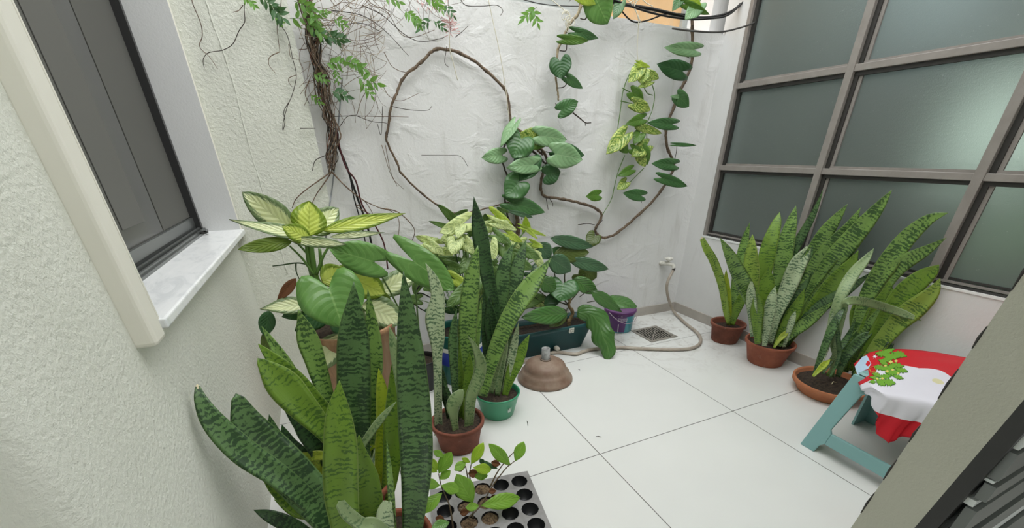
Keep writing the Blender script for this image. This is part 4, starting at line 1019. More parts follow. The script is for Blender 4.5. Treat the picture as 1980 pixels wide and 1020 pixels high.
obj('grate_bars', bm, M_DR, Dr, smooth=False)

Tp = thing('garden_tap', 'white-painted garden tap on the back wall near the corner, hose pushed on its spout', 'tap', (2.84, YB, 0.51))
T0 = Vector((2.80, YB, .500)); M_TAP = mottled('paint_smeared_tap', 'c9c6bc', 'e4e2da', 40, 0.45)
obj('flange', tube([T0, T0+Vector((0, -.008, 0))], .022, 20), M_TAP, Tp)
obj('body', tube([Vector(q) for q in spline([tuple(T0), tuple(T0+Vector((.01, -.035, .004))), tuple(T0+Vector((.035, -.075, .006))), tuple(T0+Vector((.055, -.105, -.002))), tuple(T0+Vector((.06, -.118, -.03)))], 6)], [.018]*12+[.016]*13, 14), M_TAP, Tp)
kn = T0+Vector((.032, -.065, .008))
obj('valve_stem', tube([kn, kn+Vector((0, -.002, .03))], .010, 12), M_TAP, Tp)
bm = bmesh.new(); add_lathe(bm, [(0, .026), (.016, .026), (.032, .033), (.036, .046), (.030, .056), (.012, .060), (0, .060)], kn, 16)
for i in range(6):
    a = i*PI/3; add_tube(bm, [kn+Vector((.026*math.cos(a), .026*math.sin(a), .044)), kn+Vector((.041*math.cos(a), .041*math.sin(a), .046))], [.010, .008], 8)
obj('knob', bm, M_TAP, Tp)
sp = T0+Vector((.06, -.118, -.03))
obj('clamp', tube([sp+Vector((0, 0, .006)), sp+Vector((0, 0, -.014))], .0155, 14), plain('dark_hose_clamp', '4d4a46', 0.4, metal=0.5), Tp)
hp = [tuple(sp+Vector((0, 0, -.01)))]
hp += [tuple(onY(1290, 548, 2.85)), tuple(onY(1292, 575, 2.86))]
for q in ((1303, 602), (1325, 624), (1350, 645), (1354, 662), (1335, 673), (1290, 675), (1230, 673), (1195, 671), (1150, 674), (1128, 679), (1112, 684)):
    hp.append(tuple(onZ(q[0], q[1], 0.015 if q[1] > 610 else .03)))
hp += [(1.45, 2.555, .0145), (1.28, 2.53, .0145), (1.12, 2.50, .0145), (1.0, 2.46, .0145)]
hpv = [Vector(p) for p in spline(hp, 8)]; hpv = [Vector((p.x, min(p.y, 2.955), max(p.z, .0145))) for p in hpv]
ho = obj('garden_hose', tube(hpv, .0135, 12), mottled('dirty_pale_hose', '9d9184', 'b3a99c', 14, 0.4), None); tag(ho, 'pale grey-beige hose running from the tap across the tiles behind the parasol base', 'hose')

# ------------------------------------------------------------------ stool with the Christmas cloth
St = thing('plastic_stool', 'pale teal plastic stool with H-shaped side frame, cloth lying over its seat', 'stool', (2.42, .72, 0))
M_ST = plain('teal_stool_plastic', '7fa9a8', 0.38); M_ST2 = M_ST
ZT = .44
def side_panel(xf, xt, th):
    """H-shaped frame: leans from xf at the floor to xt under the seat"""
    def P(y, z): return Vector((xf+(xt-xf)*z/ZT, y, z))
    yo0, yo1 = .975, .34; ti = .05; bm = bmesh.new()
    def ytop(y, z, s): return y - s*ti*z/ZT
    vec = Vector((th, 0, .0))
    lw = .082
    out = [P(yo0, 0), P(yo0-lw*.92, 0), P(yo0-lw*1.02, .045), P(yo0-lw*1.02-.018, .062), P(yo1+lw*1.02+.018, .062), P(yo1+lw*1.02, .045), P(yo1+lw*.92, 0), P(yo1, 0), P(yo1+ti, ZT), P(yo0-ti, ZT)]
    hole = [P(yo0-lw*1.12-.012, .125), P(yo0-lw*1.12, .14), P(yo0-ti-lw*.95, .36), P(yo0-ti-lw*.95-.03, .385), P(yo1+ti+lw*.95+.03, .385), P(yo1+ti+lw*.95, .36), P(yo1+lw*1.12, .14), P(yo1+lw*1.12+.012, .125)]
    # ring of quads between outline and hole, built as strips
    def strip(poly): add_prism(bm, poly, vec)
    strip([out[0], out[1], out[2], out[3], hole[0], hole[1], hole[2], hole[3], P(yo0-ti-lw*.95-.03, ZT), out[9]])
    strip([out[7], out[8], P(yo1+ti+lw*.95+.03, ZT), hole[4], hole[5], hole[6], hole[7], out[4], out[5], out[6]])
    strip([out[3], out[4], hole[7], hole[0]])
    strip([P(yo0-ti-lw*.95-.03, ZT), hole[3], hole[4], P(yo1+ti+lw*.95+.03, ZT)])
    return bm
o = obj('side_frame', side_panel(2.135, 2.255, .016), M_ST, St, smooth=False); bevel(o, .004)
o = obj('side_frame', side_panel(2.72, 2.60, -.016), M_ST, St, smooth=False); bevel(o, .004)
# return flanges of the left legs (the shaded inner faces)
bm = bmesh.new()
add_prism(bm, [(2.137, .972, 0), (2.20, .972, 0), (2.33, .935, .33), (2.226, .935, .33)], (0, -.012, 0))
add_prism(bm, [(2.718, .972, 0), (2.60, .972, .0), (2.47, .922, ZT-.04), (2.60, .922, ZT-.04)], (0, -.012, 0))
obj('leg_flange', bm, M_ST, St, smooth=False)
bm = bmesh.new(); planter(bm, 2.235, 2.62, .375, .94, ZT-.03, ZT, .004, r=.05); bm2 = None
obj('seat', box(2.262, .38, ZT-.002, 2.605, .915, ZT+.016), M_ST, St, smooth=False).modifiers.new('bevel', 'BEVEL').width = .012
bm.free()

def m_cloth():
    t = NT('printed_red_white_cloth'); uv = t.uv(); sx = t.n('ShaderNodeSeparateXYZ'); t.l(uv, sx.inputs[0]); u, v = sx.outputs[0], sx.outputs[1]
    # scalloped border between red and white
    wv = t.math('MULTIPLY', t.math('ABSOLUTE', t.math('SINE', t.math('MULTIPLY', u, 13.0))), .05)
    edge = t.math('ADD', t.math('SUBTRACT', 0.66, t.math('MULTIPLY', u, .18)), wv)
    red = t.math('GREATER_THAN', v, edge)
    red2 = t.math('LESS_THAN', v, t.math('ADD', -0.42, t.math('MULTIPLY', u, .0)))
    red3 = t.math('LESS_THAN', t.math('ADD', u, t.math('MULTIPLY', t.math('SUBTRACT', 0.5, v), 0.12)), 0.17)
    red3 = t.math('MULTIPLY', red3, t.math('GREATER_THAN', v, 0.2))
    r = t.math('MAXIMUM', t.math('MAXIMUM', red, red2), red3)
    c_ = t.mix(r, 'e4e2ec', 'cf1f2e')
    # gold star blot on the white
    ds = t.n('ShaderNodeVectorMath', operation='DISTANCE'); t.l(t.mapv(uv, (1, 1, 0)), ds.inputs[0]); ds.inputs[1].default_value = (.62, .40, 0)
    c_ = t.mix(t.math('MULTIPLY', t.math('LESS_THAN', ds.outputs['Value'], .045), .7), c_, 'dcd58a')
    t.col(c_); t.set(rough=0.55, spec=.3); return t.m
Cl = thing('christmas_cloth', 'red and white Christmas cloth with green holly print, draped over the teal stool', 'cloth', (2.45, .75, ZT))
# top sheet: picture-space corners stood on the seat, flap hanging on the near side
top_far = [(1657, 688), (1700, 677), (1750, 675), (1810, 681), (1866, 690), (1960, 702)]
top_near = [(1672, 738), (1700, 757), (1750, 766), (1806, 776), (1862, 790), (1950, 806)]
nU, nV = 44, 26
def lerp_path(Pp, t):
    S = spline(Pp, 10); x = t*(len(S)-1); i = min(int(x), len(S)-2); return tuple(a+(b-a)*(x-i) for a, b in zip(S[i], S[i+1]))
bm = bmesh.new(); L = bm.loops.layers.uv.verify(); G = []
zt = ZT+.022
FL_T = [(1690, 752), (1712, 756), (1745, 764), (1806, 776), (1862, 790)]
for j in range(nV+1):
    row = []
    for i in range(nU+1):
        u = i/nU; v_ = j/nV
        a = lerp_path(top_far, u); b_ = lerp_path(top_near, u)
        p = onZ(a[0]+(b_[0]-a[0])*v_, a[1]+(b_[1]-a[1])*v_, zt)
        p.z += .006*math.sin(u*9+v_*7)*math.sin(v_*3)+.010*math.sin(PI*u)*math.sin(PI*v_) - .045*max(0, .10-u)/.10
        p.z += .004*math.sin(v_*26+u*4)*u*(1-u)*2
        row.append((bm.verts.new(p), (u, 1-v_)))
    G.append(row)
# hanging flap: continues from the near edge and falls to a point
edge = [r[0].co.copy() for r in G[-1]]
nF = 16
def flap_len(u):      # the hem, deepest at one corner
    k = [(0, .015), (.10, .05), (.22, .13), (.34, .21), (.43, .235), (.55, .19), (.75, .13), (1, .1)]
    for (a, x), (b_, y_) in zip(k, k[1:]):
        if a <= u <= b_: return x+(y_-x)*(u-a)/(b_-a)
    return .1
for j in range(1, nF+1):
    row = []
    for i in range(nU+1):
        u = i/nU; s = j/nF; e_ = edge[i]; dlen = flap_len(u)*s
        out = .012*math.sin(PI*min(1, s*1.5))+.012*math.sin(u*31+1)*s+.006*math.sin(u*67)*s
        r_ = min(dlen, .02)
        p = Vector((e_.x-.10*dlen+.02*math.sin(u*9)*s, e_.y-r_*.8-out, e_.z-max(0, dlen-.006)))
        row.append((bm.verts.new(p), (u, -dlen/.25)))
    G.append(row)
for j in range(len(G)-1):
    for i in range(nU):
        q = (G[j][i], G[j][i+1], G[j+1][i+1], G[j+1][i]); f = bm.faces.new([x[0] for x in q]); f.smooth = True
        for l_, x in zip(f.loops, q): l_[L].uv = x[1]
sheetpts = [[x[0].co.copy() for x in r] for r in G[:nV+1]]
o = obj('sheet', bm, m_cloth(), Cl); md = o.modifiers.new('thickness', 'SOLIDIFY'); md.thickness = .0015
# printed holly, berries, bell and snowflake: thin prints lying on the sheet
def on_sheet(u, v_, lift=.0022):
    x, y_ = u*nU, v_*nV; i, j = min(int(x), nU-1), min(int(y_), nV-1); a = sheetpts[j][i].lerp(sheetpts[j][i+1], x-i); b_ = sheetpts[j+1][i].lerp(sheetpts[j+1][i+1], x-i)
    return a.lerp(b_, y_-j)+Vector((0, 0, lift))
def print_shape(bm, pts, lift=.0022):
    cu, cv = sum(p[0] for p in pts)/len(pts), sum(p[1] for p in pts)/len(pts); cc = bm.verts.new(on_sheet(cu, cv, lift)); vs_ = [bm.verts.new(on_sheet(min(max(p[0], 0), 1), min(max(p[1], 0), 1), lift)) for p in pts]
    for i in range(len(vs_)): bm.faces.new((cc, vs_[i], vs_[(i+1) % len(vs_)]))
def holly(u, v_, a, s):
    pts = []
    for k in range(11):
        t = k/10; w_ = (.32*math.sin(PI*t))*(1 if k % 2 else .55); pts.append((t-.5, w_))
    for k in range(9, 0, -1):
        t = k/10; w_ = (.32*math.sin(PI*t))*(1 if k % 2 else .55); pts.append((t-.5, -w_))
    return [(u+s*(x*math.cos(a)-y_*math.sin(a))*.62, v_+s*(x*math.sin(a)+y_*math.cos(a))*1.5) for x, y_ in pts]
M_HOL = plain('holly_print_green', '6fa62e', 0.6); M_HOLD = plain('holly_print_dark', '3f7a24', 0.6); M_YEL = plain('yellow_print', 'e0d070', 0.6); M_BLUE = plain('pale_blue_print', 'b9d3ea', 0.6); M_WP = plain('white_print', 'eeeef4', 0.6)
bm = bmesh.new(); bmd = bmesh.new()
for u, v_, a, s in [(.22, .10, .2, .13), (.27, .04, -.3, .12), (.30, .17, .1, .14), (.26, .24, -.4, .11), (.36, .12, .3, .12), (.20, .42, .2, .12), (.27, .45, -.3, .13), (.33, .38, .1, .13), (.36, .50, .3, .11), (.30, .56, 0, .12),
                    (.17, .62, .3, .11), (.24, .66, -.2, .12), (.14, .72, .1, .11), (.20, .80, .4, .12), (.27, .78, .1, .12), (.12, .84, -.2, .09), (.34, .66, .3, .09), (.23, .30, .5, .1)]:
    print_shape(bmd, holly(u, v_, a, s*1.55), .0020); print_shape(bm, holly(u, v_, a, s*1.35), .0028)
obj('holly_outline', bmd, M_HOLD, o, smooth=False); obj('holly_print', bm, M_HOL, o, smooth=False)
bm = bmesh.new()
for u, v_, s in [(.29, .30, .022), (.33, .28, .018), (.26, .53, .02), (.30, .50, .018), (.22, .72, .02), (.17, .74, .018), (.34, .58, .014), (.25, .38, .016)]:
    print_shape(bm, [(u+s*math.cos(a)*.7, v_+s*1.8*math.sin(a)*(1 if k % 2 else .5)) for k, a in enumerate([q*2*PI/12 for q in range(12)])], .0034)
obj('flower_print', bm, M_YEL, o, smooth=False)
bm = bmesh.new(); print_shape(bm, [(.0, .12), (.06, .0), (.09, .06), (.10, .20), (.12, .34), (.09, .44), (.05, .42), (.02, .5), (.0, .4)], .0024)
obj('blue_print', bm, M_BLUE, o, smooth=False)
bm = bmesh.new()
for k in range(6):
    a = k*PI/3; pts = [(.155+.004*math.cos(a+1.57), .16+.01*math.sin(a+1.57)), (.155+.028*math.cos(a), .16+.07*math.sin(a)), (.155-.004*math.cos(a+1.57), .16-.01*math.sin(a+1.57))]
    print_shape(bm, pts, .003)
print_shape(bm, [(.155+.012*math.cos(k*PI/4), .16+.03*math.sin(k*PI/4)) for k in range(8)], .0032)
obj('snowflake_print', bm, M_WP, o, smooth=False)
bm = bmesh.new()
for a0, a1 in (((.10, .42), (.15, .40)), ((.15, .40), (.17, .52)), ((.17, .52), (.11, .56)), ((.11, .56), (.10, .42)), ((.08, .60), (.19, .57))):
    add_tube(bm, [on_sheet(*a0, .003), on_sheet(*a1, .003)], .0016, 4)
obj('bell_print', bm, plain('gold_print', 'cf9a3c', 0.6), o)

# ------------------------------------------------------------------ seedling tray
TA = Vector((.628, 1.345, 0)); ex = Vector((.163, 1.411, 0))-Vector((.626, 1.339, 0)); ex.normalize(); ey = Vector((ex.y, -ex.x, 0)); ey = -ey if ey.y > 0 else ey
NX, NY, CS, MG, TH = 5, 5, .0885, .012, .055
Tr = thing('seedling_tray', 'grey plastic seedling tray with round black cells on the floor, lower centre of the photo', 'tray', tuple(TA+ex*.2+ey*.2))
def tp(a, b, z): return TA+ex*a+ey*b+Vector((0, 0, z))
M_TRAY = mottled('grey_tray_plastic', '7d7b7a', '8f8d8c', 20, 0.4); M_TRD = plain('black_cell_plastic', '17181b', 0.45)
bm = bmesh.new(); W_, Hh_ = NX*CS, NY*CS
NS = 12
for i in range(NX):
    for j in range(NY):
        cx_, cy_ = (i+.5)*CS, (j+.5)*CS; top = []; sq_ = []
        for k in range(NS):
            a = 2*PI*(k+.5)/NS; c_, s_ = math.cos(a), math.sin(a); m_ = max(abs(c_), abs(s_))
            sq_.append(bm.verts.new(tp(cx_+c_/m_*CS/2, cy_+s_/m_*CS/2, TH))); top.append(bm.verts.new(tp(cx_+c_*CS*.43, cy_+s_*CS*.43, TH-.001)))
        for k in range(NS):
            bm.faces.new((sq_[k], sq_[(k+1) % NS], top[(k+1) % NS], top[k]))
        for (k, cc) in ((1, (1, 1)), (4, (-1, 1)), (7, (-1, -1)), (10, (1, -1))):
            v_ = bm.verts.new(tp(cx_+cc[0]*CS/2, cy_+cc[1]*CS/2, TH)); bm.faces.new((sq_[k], v_, sq_[(k+1) % NS])) if False else bm.verts.remove(v_)
oL = [(-MG, -MG), (W_+MG, -MG), (W_+MG, Hh_+MG), (-MG, Hh_+MG)]; iL = [(0, 0), (W_, 0), (W_, Hh_), (0, Hh_)]
ov = [bm.verts.new(tp(*q, TH)) for q in oL]; iv = [bm.verts.new(tp(*q, TH)) for q in iL]; lv = [bm.verts.new(tp(q[0], q[1], TH-.014)) for q in oL]; bv = [bm.verts.new(tp(q[0]+(.02 if q[0] < 0 else -.02), q[1]+(.02 if q[1] < 0 else -.02), .001)) for q in oL]
for k in range(4):
    n2 = (k+1) % 4; bm.faces.new((ov[k], ov[n2], iv[n2], iv[k])); bm.faces.new((ov[n2], ov[k], lv[k], lv[n2])); bm.faces.new((lv[n2], lv[k], bv[k], bv[n2]))
obj('top_sheet', bm, M_TRAY, Tr, smooth=False)
for i in range(NX):
    for j in range(NY):
        bm = bmesh.new(); cx_, cy_ = (i+.5)*CS, (j+.5)*CS; r0 = [bm.verts.new(tp(cx_+math.cos(2*PI*(k+.5)/NS)*CS*.43, cy_+math.sin(2*PI*(k+.5)/NS)*CS*.43, TH-.001)) for k in range(NS)]
        r1 = [bm.verts.new(tp(cx_+math.cos(2*PI*(k+.5)/NS)*CS*.32, cy_+math.sin(2*PI*(k+.5)/NS)*CS*.32, .006)) for k in range(NS)]
        for k in range(NS): bm.faces.new((r0[k], r0[(k+1) % NS], r1[(k+1) % NS], r1[k]))
        bm.faces.new(r1); obj('cell', bm, M_TRD, Tr)
# earth plugs in the planted cells
for (i, j) in ((2, 0), (2, 1), (3, 1), (3, 2), (2, 2), (3, 3)):
    cx_, cy_ = (i+.5)*CS, (j+.5)*CS; bm = bmesh.new(); cc = tp(cx_, cy_, TH+.004); v0 = bm.verts.new(cc); prev = None
    for q in range(1, 5):
        ring = [bm.verts.new(tp(cx_+math.cos(k*2*PI/16)*CS*.42*q/4, cy_+math.sin(k*2*PI/16)*CS*.42*q/4, TH+.002-.004*q+random.uniform(-.004, .007))) for k in range(16)]
        for k in range(16):
            if prev: bm.faces.new((prev[k], ring[k], ring[(k+1) % 16], prev[(k+1) % 16]))
            else: bm.faces.new((v0, ring[k], ring[(k+1) % 16]))
        prev = ring
    obj('earth_plug', bm, mottled('fibrous_earth', '3a2c20', '8a7458', 90, 0.95, 1.0, 160), Tr)
# seedlings
M_SST = plain('seedling_stem', '5c4e38', 0.6); ys_ = 1.22
def seedling(label, root, stems, leaves):
    r_ = onY(*root); t = thing('seedling', label, 'seedling', tuple(r_), 'seedlings growing in the tray')
    for P in stems: stem(t, P, ys_, (.0035, .0018), M_SST)
    for b, t_, wd, m, yy_, kw in leaves: leaf(t, b, t_, wd, m, kw.pop('kind', 'obovate'), yy_, lobe=0, **kw)
seedling('tall thin seedling with two leaves at its tip, leaning right over the tray', (906, 1000, 1.18), [[(906, 1000, 1.16), (930, 976, 1.19), (955, 935, 1.22), (978, 905, 1.23), (986, 898, 1.23), (996, 890, 1.23)], [(948, 940, 1.22), (962, 912, 1.24), (980, 888, 1.25), (995, 872, 1.26)]],
    [((987, 899), (945, 857), 24, 'seed', (1.23, 1.25), {}), ((996, 891), (1013, 853), 22, 'seed', (1.23, 1.25), {}), ((930, 977), (1006, 961), 32, 'seed', (1.17, 1.17), dict(droop=.1)), ((926, 977), (900, 981), 18, 'seed', (1.16, 1.15), {})])
seedling('seedling with the broad dark green upright leaf in the tray middle', (914, 985, 1.17), [[(914, 1000, 1.16), (915, 985, 1.17), (914, 970, 1.17)]],
    [((914, 971), (882, 916), 40, 'seed', (1.16, 1.18), dict(fold=.1))])
seedling('seedling with bright yellow-green leaves behind the broad dark leaf', (908, 945, 1.26), [[(910, 935, 1.26), (908, 915, 1.27), (911, 897, 1.27)], [(906, 930, 1.26), (900, 900, 1.27)]],
    [((911, 897), (935, 855), 21, 'seedy', (1.26, 1.27), {}), ((915, 903), (950, 908), 22, 'seedy', (1.25, 1.24), dict(droop=.2)), ((930, 909), (931, 928), 25, 'seed', (1.26, 1.24), {}), ((901, 891), (879, 909), 18, 'seed', (1.27, 1.25), {}), ((909, 893), (893, 885), 10, 'seedy', (1.27, 1.27), {}), ((935, 895), (962, 905), 16, 'jasd', (1.30, 1.29), dict(kind='arrow')), ((936, 897), (928, 886), 10, 'jasd', (1.31, 1.31), {})])
seedling('leafy seedling at the tray left edge with pale curled shoot', (874, 1010, 1.12), [[(876, 1020, 1.12), (870, 980, 1.14), (860, 955, 1.16), (853, 938, 1.17), (848, 915, 1.18)]],
    [((848, 914), (873, 873), 27, 'seed', (1.18, 1.19), {}), ((850, 926), (871, 909), 17, 'seed', (1.17, 1.17), {}), ((850, 938), (815, 932), 22, 'seed', (1.16, 1.14), {}), ((853, 938), (889, 947), 25, 'seed', (1.16, 1.15), dict(droop=.15)), ((855, 952), (811, 992), 26, 'seed', (1.15, 1.12), {}), ((858, 882), (838, 871), 14, 'seed', (1.19, 1.2), {}), ((846, 908), (832, 884), 14, 'seedy', (1.18, 1.19), {}), ((845, 912), (827, 900), 14, 'seedy', (1.18, 1.18), {}), ((869, 1008), (834, 1022), 24, 'heart', (1.1, 1.08), {})])
for q, r_, l_ in (((958, 893), 12, 1.3), ((915, 915), 14, 1.27), ((952, 950), 10, 1.2), ((955, 960), 9, 1.2), ((898, 992), 12, 1.17), ((890, 905), 12, 1.28), ((850, 1000), 12, 1.13)):
    t = thing('dry_leaf', 'curled brown dry leaf lying on the planted seedling tray', 'leaf', tuple(onY(q[0], q[1], l_)), 'dry leaves on the tray') 
    leaf(t, (q[0]-r_*.7, q[1]), (q[0]+r_*.8, q[1]+random.uniform(-6, 6)), r_*1.2, 'brown', 'lance', l_, fold=.8, name='withered_blade')

# ------------------------------------------------------------------ climbers on the back wall
YW = YB-.03
V1 = thing('climbing_vine', 'big-leaved climber on the back wall, one woody stem looping left, another rising right', 'climbing plant', tuple(onY(1000, 440, YW)))
st = lambda P, r, m=None, y=YW, nd=.25, nm='stem': stem(V1, P, y, r, m, nm, nodes=nd)
st([(1000, 470), (1001, 440), (999, 410), (1000, 380), (997, 350), (1003, 320), (1012, 300), (1008, 275), (1003, 262)], (.018, .009))
st([(997, 440), (984, 425), (978, 400), (977, 375), (985, 350), (977, 330), (970, 305), (976, 280), (985, 262), (992, 248)], (.007, .005), M_DRYD, YW-.03)
st([(988, 243), (985, 215), (980, 180), (960, 155), (920, 120), (875, 98), (840, 97), (815, 120), (780, 150), (767, 180), (757, 205), (750, 250), (748, 272), (770, 320), (776, 335), (812, 370), (850, 400), (868, 410), (893, 413), (930, 405), (985, 390)], (.0095, .005), None, YW-.01, .3)
st([(988, 243), (1005, 252), (1022, 270), (1040, 290), (1050, 300)], (.008, .007), None, YW-.02)
st([(1010, 270), (1028, 290), (1045, 305), (1056, 316), (1075, 305)], (.008, .006), M_DRYD, YW-.04)
st([(1035, 282), (1050, 292), (1058, 312), (1050, 335), (1046, 352), (1047, 370), (1056, 380), (1090, 385), (1125, 393), (1150, 402), (1163, 414), (1158, 430), (1151, 444), (1157, 455), (1170, 459), (1190, 452), (1225, 424), (1262, 388), (1290, 350), (1303, 318), (1290, 285), (1288, 250), (1300, 215), (1318, 170), (1336, 128), (1339, 90), (1338, 40), (1336, -20)], (.0095, .011), None, YW-.01, .3)
for P in ([(1056, 382), (1058, 395), (1060, 405)], [(1062, 382), (1068, 392), (1069, 399)], [(1045, 262), (1040, 272), (1028, 280)], [(1048, 300), (1047, 285), (1050, 275)], [(1055, 293), (1070, 296), (1080, 298)], [(1012, 395), (1011, 410), (1008, 425)], [(985, 405), (993, 412), (1000, 402)],
          [(1165, 425), (1155, 438), (1150, 455)], [(1118, 434), (1135, 432), (1150, 434)], [(1302, 318), (1307, 298), (1309, 280)], [(1290, 250), (1294, 240)], [(1315, 168), (1312, 186)], [(1333, 112), (1325, 108)], [(1322, 155), (1318, 145)], [(1240, 392), (1240, 378)], [(1340, 25), (1330, 12), (1322, -5)]):
    st(P, (.003, .002), M_DRYD, YW-.03, 0)
yv = YW-.09
for b, t_, wd, m, dy, kw in [
    ((994, 240), (968, 284), 24, 'climberl', 0, dict(roll=.7)), ((1042, 264), (998, 262), 30, 'pothos', .02, dict(fold=.2)), ((1045, 275), (1012, 282), 22, 'pothosg', .02, {}),
    ((1043, 262), (1096, 270), 34, 'climberl', 0, dict(fold=.2, droop=.2)), ((1008, 268), (992, 306), 52, 'climber', -.02, {}), ((970, 300), (931, 305), 28, 'climberl', .02, dict(fold=.2)),
    ((1074, 298), (1126, 308), 44, 'climberl', -.03, dict(fold=.1)), ((1078, 290), (1130, 300), 30, 'heartdk', .03, {}), ((1032, 318), (979, 324), 30, 'climberl', -.04, dict(fold=.2)),
    ((1024, 305), (1002, 350), 48, 'heartdk', .0, {}), ((1056, 338), (1084, 332), 36, 'heartdk', .02, dict(droop=.2)), ((1004, 352), (978, 382), 46, 'climber', -.03, {}),
    ((988, 392), (1054, 410), 30, 'climber', -.03, dict(fold=.2)), ((1157, 377), (1133, 380), 20, 'pothosg', 0, {}), ((1150, 456), (1137, 476), 26, 'philoo', 0, {}),
    ((1342, 96), (1284, 92), 27, 'climberl', -.02, dict(fold=.25)), ((1320, 138), (1270, 124), 36, 'heartdk', -.02, {}), ((1311, 186), (1332, 206), 28, 'climber', 0, {}), ((1313, 187), (1296, 186), 8, 'climberl', 0, {}),
    ((1300, 240), (1252, 237), 22, 'climber', 0, dict(fold=.2)), ((1307, 279), (1347, 281), 7, 'climber', -.03, {}), ((1302, 318), (1260, 316), 22, 'climber', 0, dict(fold=.2)),
    ((1280, 344), (1329, 360), 19, 'climber', -.02, dict(fold=.25)), ((1240, 378), (1204, 373), 21, 'climber', 0, {}), ((1352, 8), (1324, 38), 28, 'climberl', -.05, {}), ((1325, 8), (1372, 28), 18, 'pothosg', -.05, {}), ((1318, -8), (1300, 22), 18, 'climber', -.03, {}),
    ((1338, -4), (1356, 12), 14, 'syngy', -.05, {})]:
    leaf(V1, b, t_, wd*1.14, m, 'heart', (yv+dy, yv+dy-.02), **kw)

V2 = thing('hanging_vine_cutting', 'leafy vine length tied up with white twine above the wall, its dead tip pointing right', 'climbing plant', tuple(onY(1120, 0, YW-.1)))
y2 = YW-.06
stem(V2, [(1118, -15), (1122, 10), (1117, 28), (1105, 42), (1096, 58), (1086, 80), (1078, 100), (1077, 125), (1075, 150), (1078, 175), (1080, 195)], y2, (.010, .006), M_STEML, nodes=.25)
stem(V2, [(1108, 218), (1122, 229), (1132, 237), (1143, 237)], y2, (.005, .003), M_DRYD); stem(V2, [(1132, 237), (1132, 243)], y2, .003, M_DRYD)
for P in ([(1132, 36), (1142, 20), (1148, -5)], [(1122, 36), (1132, 37), (1140, 25)], [(1086, 80), (1100, 68), (1112, 63)], [(1082, 98), (1094, 98), (1096, 86)], [(1078, 170), (1090, 168), (1099, 158)], [(1074, 200), (1080, 205), (1088, 205)]):
    stem(V2, P, y2-.01, .003, M_DRYD)
for b, t_, wd, m, dy, kw in [((1152, -2), (1175, 47), 60, 'heart', -.08, dict(fold=.1)), ((1120, -8), (1152, 8), 24, 'syngy', -.06, {}), ((1200, 5), (1186, 37), 20, 'climber', 0, {}),
    ((1112, 62), (1157, 74), 20, 'climber', 0, dict(fold=.2)), ((1090, 76), (1138, 79), 19, 'pothosg', -.02, dict(fold=.2)), ((1083, 118), (1086, 153), 40, 'heartdk', -.01, {}), ((1096, 150), (1127, 171), 19, 'climber', 0, {}), ((1085, 213), (1118, 196), 30, 'climber', -.02, {})]:
    leaf(V2, b, t_, wd*1.1, m, 'heart', (YW-.08+dy, YW-.1+dy), **kw)
V3 = thing('variegated_pothos_vine', 'yellow and green marbled pothos hanging in a thin loop from white twine', 'climbing plant', tuple(onY(1235, 125, YW)))
for P in ([(1236, 125), (1218, 142), (1205, 175), (1200, 210), (1195, 245), (1194, 262)], [(1234, 126), (1252, 145), (1265, 178), (1262, 210), (1252, 240), (1250, 290)], [(1230, 128), (1238, 150), (1250, 178), (1262, 184)], [(1208, 300), (1196, 330), (1188, 360), (1182, 385), (1165, 415)], [(1245, 325), (1230, 340), (1212, 358)], [(1203, 170), (1222, 180)], [(1200, 195), (1222, 200)]):
    stem(V3, P, YW-.03, (.0035, .003), M_STEMG)
for b, t_, wd, m in [((1238, 132), (1214, 160), 26, 'pothos'), ((1244, 140), (1240, 163), 26, 'pothos'), ((1256, 143), (1274, 152), 19, 'pothos'), ((1258, 158), (1232, 170), 13, 'pothos'), ((1222, 178), (1244, 194), 28, 'pothosg'), ((1226, 200), (1258, 213), 27, 'pothos'),
    ((1242, 230), (1210, 240), 22, 'pothosg'), ((1230, 240), (1252, 258), 12, 'pothos'), ((1240, 246), (1280, 258), 16, 'pothos'), ((1208, 260), (1172, 298), 32, 'pothos'), ((1200, 278), (1214, 296), 20, 'pothosg'), ((1238, 258), (1225, 278), 22, 'pothosg'),
    ((1250, 282), (1220, 302), 28, 'pothos'), ((1240, 290), (1252, 318), 30, 'pothosg'), ((1236, 300), (1248, 322), 20, 'pothos'), ((1220, 328), (1194, 340), 18, 'pothosg'), ((1210, 352), (1193, 366), 20, 'pothos'), ((1234, 122), (1258, 130), 10, 'syngy'), ((1243, 125), (1230, 130), 8, 'syngy'),
    ((1222, 288), (1244, 300), 20, 'pothosg')]:
    leaf(V3, b, t_, wd*1.05, m, 'heart', (YW-.08, YW-.10), fold=.25, droop=.2)

# ------------------------------------------------------------------ the dried jasmine tangle
V4 = thing('dried_jasmine_tangle', 'tangle of dry brown vine stems with green sprigs hanging left on the back wall', 'climbing plant', tuple(onY(640, 330, YW)))
rnd = random.Random(11)
M_DRYR = mottled('reddish_dry_vine', '5e3d30', '8d6450', 30, 0.85)
def path_jit(P, a): return [(x+rnd.uniform(-a, a), y_+rnd.uniform(-a*.4, a*.4)) for x, y_ in P]
main = [(585, -20), (598, 30), (606, 70), (612, 110), (621, 150), (628, 190), (638, 225), (645, 260), (642, 300), (641, 332)]
for i in range(26):
    P = path_jit([(x+(rnd.random()-.5)*26*(1-i_*.03), y_) for i_, (x, y_) in enumerate(main)], 7); P[-1] = (641+rnd.uniform(-7, 7), 332+rnd.uniform(-12, 6))
    stem(V4, P, YP-.05+rnd.uniform(-.03, .03) if False else YW-.05+rnd.uniform(-.04, .03), (rnd.uniform(.002, .0055), .0018), rnd.choice([M_DRY, M_DRY, M_DRYR, M_DRYD, M_STEMB]), k=4, n=5)
